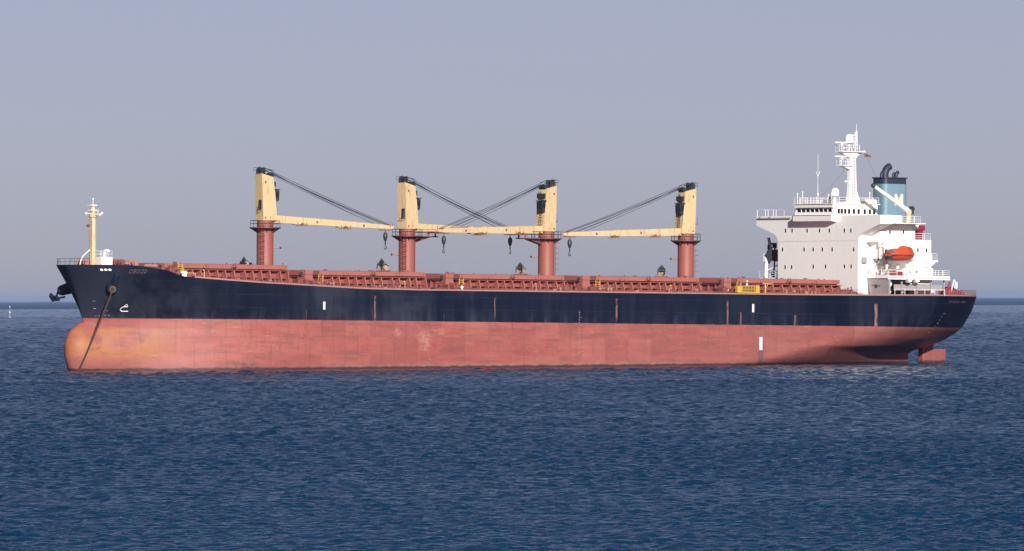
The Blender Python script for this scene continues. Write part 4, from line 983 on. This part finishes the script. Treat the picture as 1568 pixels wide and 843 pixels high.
winch(6.5, 8.5, 5.1, M['maroon'], 1.0); winch(3.0, 6.5, 5.1, M['pipe_red'], .9); winch(9.4, 10.6, 5.1, M['maroon'], 1.3)
bm = NEW(); ladder(bm, (179.0, 11.2, 6.4), (178.3, 11.2, 8.0), (0, 1, 0), .6, .05, .4); tube(bm, [(179.6, 11.6, 6.4), (179.6, 11.6, 7.4), (176.8, 12.6, 7.1), (176.8, 12.6, 6.2)], .07); tube(bm, [(179.6, 11.6, 7.0), (176.8, 12.6, 6.7)], .07)
for x in (179.6, 178.6, 177.6): cyl(bm, (x, 11.9, 6.3), (x, 11.9, 7.2), .06, n=4)
pieces('yellow_ladder', bm, M['yellow'], ship)
random.seed(3); bm = NEW()
for i in range(26):
    x = random.uniform(175.5, 183.5); y = min(random.uniform(6, 12.5), float(hb(x, deckz(x)))-1.5); z = deckz(x)-.1; h_ = random.uniform(.3, .9); r = random.uniform(.1, .3); cyl(bm, (x, y, z), (x, y, z+h_), r, n=8)
    if i % 3 == 0: box(bm, x-.5, x+.4, y-.4, y+.4, z, z+.7)
obj('forecastle_fittings', bm, M['pipe_red'], ship)['kind'] = 'stuff'
bm = NEW(); 
for x, y in ((184.6, 4.5), (180.4, 8.4), (178.9, 9.2)): lathe(bm, (x, y, deckz(x)-.1), [(.3, 0), (.3, .7), (.62, .75), (.6, 1.0), (.2, 1.25)], 10)
pieces('mushroom_vent', bm, M['pink'], ship)
# stern rail and deck-edge rails
bm = NEW(); P = [(x, float(hb(x, 5.15))-.2, 5.15) for x in np.linspace(13, -2.6, 12)]+[(-2.9, 0, 5.15)]+[(x, -float(hb(x, 5.15))+.2, 5.15) for x in np.linspace(-2.6, 13, 12)]
rail(bm, P, 1.05, .04, (1, .66, .33), 1.5); obj('stern_railing', bm, M['pink'], ship)
bm = NEW(); P = [(x, float(hb(x, deckz(x)))-.25, deckz(x)) for x in np.linspace(33, 176, 60)]
rail(bm, P, 1.0, .022, (1, .5), 2.4); obj('deck_railing', bm, M['deck_red'], ship)
bm = NEW(); box(bm, 10.6, 11.8, 12.2, 13.2, 5.1, 6.6, .1); cyl(bm, (11.0, 12.6, 6.5), (10.4, 12.6, 7.6), .2, n=8); cyl(bm, (9.0, 9, 5.1), (8.6, 9, 7.4), .08, n=5); pieces('stern_fittings', bm, M['maroon'], ship)
bm = NEW(); tube(bm, [(10.6, 12.9, 5.6), (9.8, 12.9, 8.0), (9.2, 12.9, 7.0)], .1, 5); box(bm, 9.2, 9.6, 12.6, 13.1, 6.5, 7.6); pieces('stern_davit', bm, M['white_clean'], ship)
bm = NEW(); zz = 5.1
for i in range(12): x = random.uniform(31.5, 36); y = random.uniform(9.5, 14); cyl(bm, (x, y, zz-.1), (x, y, zz+random.uniform(.4, 1.3)), random.uniform(.08, .25), n=6)
tube(bm, [(31.5, 11, zz+.8), (36, 11, zz+.8)], .12); tube(bm, [(31.5, 12, zz+.5), (38, 12, zz+.5)], .12); obj('deck_pipes', bm, M['pipe_red'], ship)['kind'] = 'stuff'

# accommodation ladder stowed at the port rail
al = bpy.data.objects.new('accommodation_ladder', None); COL.objects.link(al); al.parent = ship; al['label'] = 'yellow gangway stowed along the rail'
xa, xb, ya = 62.2, 57.4, 15.4; zz = deckz(60)
bm = NEW()
for y in (ya, ya+.55):
    cyl(bm, (xa, y, zz+.35), (xb, y, zz+.30), .11, n=6); cyl(bm, (xa, y, zz+1.35), (xb, y, zz+1.5), .08, n=6); cyl(bm, (xa, y, zz+.85), (xb, y, zz+.9), .05, n=6)
    for x in np.linspace(xa, xb, 15): cyl(bm, (x, y, zz+.33), (x, y, zz+1.42), .055, n=5)
box(bm, xb, xa, ya+.05, ya+.5, zz+.26, zz+.36); box(bm, xb-.1, xb+.7, ya-.05, ya+.6, zz+.3, zz+1.45); box(bm, xa-.9, xa+.1, ya-.05, ya+.6, zz+.3, zz+1.35)
obj('gangway_truss', bm, M['yellow'], al)
bm = NEW()
for x in np.linspace(xa-1.1, xb+1.0, 11): box(bm, x-.09, x+.09, ya+.15, ya+.42, zz+.4, zz+1.3)
pieces('gangway_step', bm, M['dark'], al)
bm = NEW(); cyl(bm, (59.6, 15.3, zz), (59.6, 15.3, zz+2.1), .12, n=6); cyl(bm, (59.6, 15.3, zz+2.1), (60.1, 16.0, zz+2.25), .12, n=6); obj('gangway_davit', bm, M['white_clean'], al)
bm = NEW(); cyl(bm, (55.0, 14.8, zz), (55.0, 14.8, zz+1.9), .12, n=6); tube(bm, [(55.6, 14.8, zz+1.9), (55, 14.8, zz+1.9), (53.2, 14.8, zz+1.85)], .09, 5); cyl(bm, (55, 14.8, zz+1.0), (54.3, 14.8, zz+1.85), .07, n=5); obj('rail_crane', bm, M['yellow'], ship)

# ------------------------------------------------------------------ things carried by the ship
def lifeboat(base, label):
    t = thing('lifeboat', label, 'lifeboat', base, 'enclosed lifeboats')
    L, Wd = 6.6, 1.35
    bm = NEW(); n = 15; rings = []
    for i in range(n):
        u = -1+2*i/(n-1); b = max(.02, (1-abs(u)**2.6))**.6*(1 if u < 0 else 1); 
        zk = -.95+.55*abs(u)**3; top_ = .05+.12*abs(u)**2
        ring = [bm.verts.new((u*L/2, y*Wd*b, z)) for y, z in ((0, zk), (.55, zk+.18), (.88, zk+.55), (1, top_), (-1, top_), (-.88, zk+.55), (-.55, zk+.18))]
        rings.append(ring)
    for p, q in zip(rings, rings[1:]):
        for i in range(7): bm.faces.new((p[i], p[(i+1) % 7], q[(i+1) % 7], q[i]))
    bm.faces.new(rings[0]); bm.faces.new(rings[-1]); obj('hull', bm, M['orange'], t)
    bm = NEW(); rings = []
    for i in range(11):
        u = -.9+1.72*i/10; b = max(.05, 1-abs(u)**3)**.5; hgt = (.85 if -.82 < u < .55 else .55)*b; 
        if -.75 < u < -.1: hgt += .38
        rings.append([bm.verts.new((u*L/2, y*Wd*b*.96, .1+z*hgt*1.25)) for y, z in ((1, 0), (.92, .55), (.6, .95), (0, 1.05), (-.6, .95), (-.92, .55), (-1, 0))])
    for p, q in zip(rings, rings[1:]):
        for i in range(6): bm.faces.new((p[i], p[i+1], q[i+1], q[i]))
    bm.faces.new(rings[0]); bm.faces.new(rings[-1]); obj('canopy', bm, M['orange'], t)
    bm = NEW(); box(bm, -L/2+.25, L/2-.25, Wd-.06, Wd+.08, .02, .13); box(bm, -L/2+.3, L/2-.3, -Wd-.08, -Wd+.06, .02, .13); obj('fender', bm, M['maroon'], t)
    bm = NEW()
    for x in (2.1, 2.55): box(bm, x-.08, x+.08, -.8, 1.25, .45, .98)
    obj('hatch_strap', bm, M['pink'], t)
    bm = NEW(); cyl(bm, (2.9, 0, .1), (2.9, 0, 1.2), .08, n=6); obj('lifting_hook', bm, M['dark'], t)
    bm = NEW(); cyl(bm, (-2.6, 0, .1), (-2.6, 0, 1.2), .08, n=6); obj('lifting_hook', bm, M['dark'], t)
    bm = NEW(); box(bm, 2.5, 3.5, .2, 1.1, -.75, -.1); obj('bow_fender', bm, M['dark'], t)
    return t
lb = lifeboat((24.45, 14.9, 12.0), 'orange enclosed lifeboat hanging in full view on the sunlit white superstructure side')
lb2 = copy_tree(lb); lb2.matrix_world = SM @ Matrix.Translation((25.2, -14.9, 12.0)); lb2['label'] = 'lifeboat half hidden behind the far side of the superstructure front'
def davit(x, s_):
    bm = NEW(); y = lambda v: s_*v
    tube(bm, [(x, y(13.2), 8.3), (x, y(14.9), 9.6), (x, y(15.0), 10.4)], .22, 6); tube(bm, [(x, y(13.1), 11.6), (x, y(13.2), 13.9), (x, y(14.1), 14.2), (x, y(14.9), 13.9), (x, y(14.9), 13.1)], .16, 6)
    box(bm, x-.3, x+.3, min(y(13.0), y(13.5)), max(y(13.0), y(13.5)), 13.4, 14.3)
    return bm
for x in (27.35, 21.85): obj('lifeboat_davit', davit(x, 1), M['white'], ship)
for x in (28.2, 23.0):
    bm = davit(x, -1)
    if x > 28.1:
        prism(bm, [(29.6, 12.2), (28.6, 13.2), (29.1, 15.2), (28.7, 15.2), (27.8, 12.2), (28.7, 10.6)], 'Y', -14.2, -13.9); tube(bm, [(28.6, -13, 8.2), (28.3, -13.0, 12.6)], .14, 6); tube(bm, [(28.2, -12.2, 8.2), (28.0, -12.2, 13.6)], .16, 6)
    pieces('lifeboat_davit', bm, M['dark'], ship)  # far davits dark all over: their shade is put into the colour
for i, (x, lab) in enumerate(((23.35, 'white liferaft canister below the lifeboat, the one nearer the bow'), (21.6, 'white liferaft canister below the lifeboat, the one nearer the stern'))):
    t = thing('liferaft_canister', lab, 'liferaft', (x, 16.2, 8.15), 'liferaft canisters on the boat deck edge')
    bm = NEW(); a, b = Vector((.55, -.35, .75)), Vector((-.1, .1, -.75)); lathe(bm, (0, 0, 0), [(.1, -.85), (.42, -.72), (.47, -.05), (.5, -.04), (.5, .04), (.47, .05), (.42, .72), (.1, .85)], 14)
    bmesh.ops.rotate(bm, verts=bm.verts, cent=(0, 0, 0), matrix=Matrix.Rotation(R(22), 3, 'Y')); obj('canister', bm, M['white_clean'], t)
    bm = NEW(); box(bm, -.35, .35, -.5, -.2, -.8, -.3); cyl(bm, (-.2, -.45, -.8), (.2, -.2, .5), .06, n=5); obj('cradle', bm, M['grey'], t)
for x, y, z, lab in ((27.4, 10.55, 9.15, 'lifebuoy ring hanging on the white house side below the bridge wing'),):
    bm = NEW(); N_ = 16; rg = []
    for i in range(N_):
        t_ = 2*math.pi*i/N_; c_ = Vector((.34*math.cos(t_), 0, .34*math.sin(t_))); rg.append([bm.verts.new(c_*(1+.25*math.cos(a))+Vector((0, .085*math.sin(a), 0))) for a in np.linspace(0, 2*math.pi, 7)[:-1]])
    for i in range(N_):
        for j in range(6): bm.faces.new((rg[i][j], rg[i][(j+1) % 6], rg[(i+1) % N_][(j+1) % 6], rg[(i+1) % N_][j]))
    o = obj('lifebuoy', bm, M['grey']); o.matrix_world = SM @ Matrix.Translation((x, y, z)); o['label'] = lab; o['category'] = 'lifebuoy'

# clamshell grabs stowed between hatches on the far side
GL = ['small clamshell grab barely showing over the hatch before the foremost crane', 'tan and dark clamshell grab stowed before the second crane from the bow',
      'tan and dark clamshell grab stowed before the third crane from the bow', 'tan clamshell grab stowed before the aftmost crane']
gp = None
for i, ((px_, z_), lab) in enumerate(zip(((151.3, 8.35), (121.9, 8.45), (91.7, 8.2), (60.2, 8.2)), GL)):
    base = (px_, -6.1, z_)
    if gp is None:
        gp = t = thing('cargo_grab', lab, 'grab', base, 'clamshell grabs on deck')
        for s_ in (1, -1):
            bm = NEW(); P = [(0, -.1)]+[(s_*.85*math.sin(a)-.35, .8-.9*math.cos(a)) for a in np.linspace(.25, 2.1, 7)]+[(-.3, 1.25)]
            prism(bm, P, 'Y', -.6, .6); obj('bucket', bm, M['grab'], t, smooth=False)
        bm = NEW(); box(bm, .3, 1.2, -.7, .7, 1.0, 1.2)
        for y in (-.75, .75):
            cyl(bm, (1.15, y, .5), (.6, y*.5, 2.0), .09, n=6); cyl(bm, (-.7, y, .9), (.5, y*.5, 1.9), .06, n=6); cyl(bm, (1.4, y, .2), (.9, y, 1.6), .12, n=6)
        cyl(bm, (.6, -.4, 1.8), (.6, .4, 1.8), .28, n=10); cyl(bm, (.9, -.4, 1.2), (.9, .4, 1.2), .34, n=10); box(bm, .5, .8, -.15, .15, 1.9, 2.4)
        obj('grab_frame', bm, M['dark'], t)
        bm = NEW(); box(bm, -1.2, 1.2, -1.1, 1.1, -4.2, -.12); obj('stowage_stool', bm, M['pipe_red'], t)
    else:
        t = copy_tree(gp); t.matrix_world = SM @ Matrix.Translation(base) @ Matrix.Rotation(.25*i, 4, 'Z'); t['label'] = lab; t.scale = (.78, .78, .78)

gp.scale = (.78, .78, .78)
# port anchor chain down to the water, starboard anchor hanging from its hawse
cz_w = lambda x: -.0134*x-6.4
end = Vector((192.75, 2.2, -9.2))
t = thing('anchor_chain', 'rusty anchor chain running from the port hawse down into the water', 'chain', HAWSE)
nl = 64; d = (end-HAWSE)
link = None
q0 = d.to_track_quat('X', 'Z')
for i in range(nl):
    p = d*(i+.5)/nl; p.z -= 1.0*math.sin(math.pi*(i+.5)/nl)*.25
    if link is None:
        bm = NEW(); Lk = d.length/nl*.72; ring = [Vector((Lk*math.cos(a)*1.0, .13*math.sin(a), 0)) for a in np.linspace(0, 2*math.pi, 9)]; tube(bm, ring, .055, 5)
        link = o = obj('link', bm, M['chain'], t)
    else: o = again(link, t)
    o.location = p; o.rotation_mode = 'QUATERNION'; o.rotation_quaternion = q0 @ (Matrix.Rotation(R(90*(i % 2)+25), 3, 'X').to_quaternion())
t = thing('anchor', 'dark stockless anchor hanging under the starboard hawse at the bow', 'anchor', ANCH)
bm = NEW(); cyl(bm, (0, 0, .2), (.3, -.6, -1.2), .22, .18, n=8); tube(bm, [(-.9, .5, -.9), (.1, -.5, -1.15)], .16, 6); obj('shank', bm, M['hull_black'], t)
bm = NEW()
prism(bm, [(.0, -1.5), (.5, -1.7), (1.15, -.8), (.9, -.3), (.2, -.9)], 'Y', -1.2, -.75); prism(bm, [(-.3, -1.5), (.3, -1.6), (.8, -.9), (.4, -.7)], 'Y', -.75, .1); box(bm, -.2, .5, -1.3, .1, -1.5, -1.1, .1)
obj('fluke', bm, M['hull_black'], t)
# pennant on the mast yard
t = thing('signal_flag', 'small dark brown flag flying from the yard of the radar mast', 'flag', (XM-2.9, 0, 30.2))
bm = NEW(); F = []
for i in range(9):
    u = i/8; F.append((bm.verts.new((-.05-1.5*u, .10*math.sin(u*7), -.45-.10*u+.08*math.sin(u*5))), bm.verts.new((-.05-1.5*u, .10*math.sin(u*7+.5), -1.0+.05*u+.08*math.sin(u*5)))))
for a, b in zip(F, F[1:]): bm.faces.new((a[0], a[1], b[1], b[0]))
fo = obj('cloth', bm, M['rust'], t); md = fo.modifiers.new('thick', 'SOLIDIFY'); md.thickness = .02
bm = NEW(); cyl(bm, (0, 0, 0), (0, 0, -1.3), .02, n=4); obj('halyard', bm, M['rope'], t)

# far spar buoy
BD = 7250.0; bx = (14.8-784)/F_PX*BD
t = bpy.data.objects.new('spar_buoy', None); COL.objects.link(t); t.location = (bx, BD, 0); t['label'] = 'distant slim white spar buoy standing in the sea near left edge'; t['category'] = 'buoy'
bm = NEW(); lathe(bm, (0, 0, -.6), [(1.0, 0), (1.15, .5), (1.0, 1.3), (.4, 1.5), (.3, 1.55)], 14); obj('float', bm, M['grey'], t)
bm = NEW(); lathe(bm, (0, 0, .8), [(.24, 0), (.2, 3.0), (.15, 6.2), (.12, 7.0)], 10); ob = obj('pole', bm, M['grey'], t)
bm = NEW(); lathe(bm, (0, 0, 3.3), [(.25, 0), (.42, .2), (.42, .8), (.25, 1.0)], 10); lathe(bm, (0, 0, 7.2), [(.2, 0), (.32, .2), (.32, .6), (.1, .9)], 10); obj('lantern', bm, M['white_clean'], t)

# ------------------------------------------------------------------ sea air: thin even haze round everything
bm = NEW(); box(bm, -95000, 95000, -5000, 135000, -3.0, 56.0)
hm = bpy.data.materials.new('thin_sea_haze'); hm.use_nodes = True; hm.node_tree.nodes.clear()
pv = hm.node_tree.nodes.new('ShaderNodeVolumePrincipled'); pv.inputs['Color'].default_value = (.40, .60, 1.0, 1); pv.inputs['Density'].default_value = 1.0e-5
pv.inputs['Anisotropy'].default_value = 0.0
ho = hm.node_tree.nodes.new('ShaderNodeOutputMaterial'); hm.node_tree.links.new(pv.outputs[0], ho.inputs['Volume'])
hz = obj('haze', bm, hm, smooth=False); hz['kind'] = 'stuff'; hz['label'] = 'thin pale sea haze over the water'
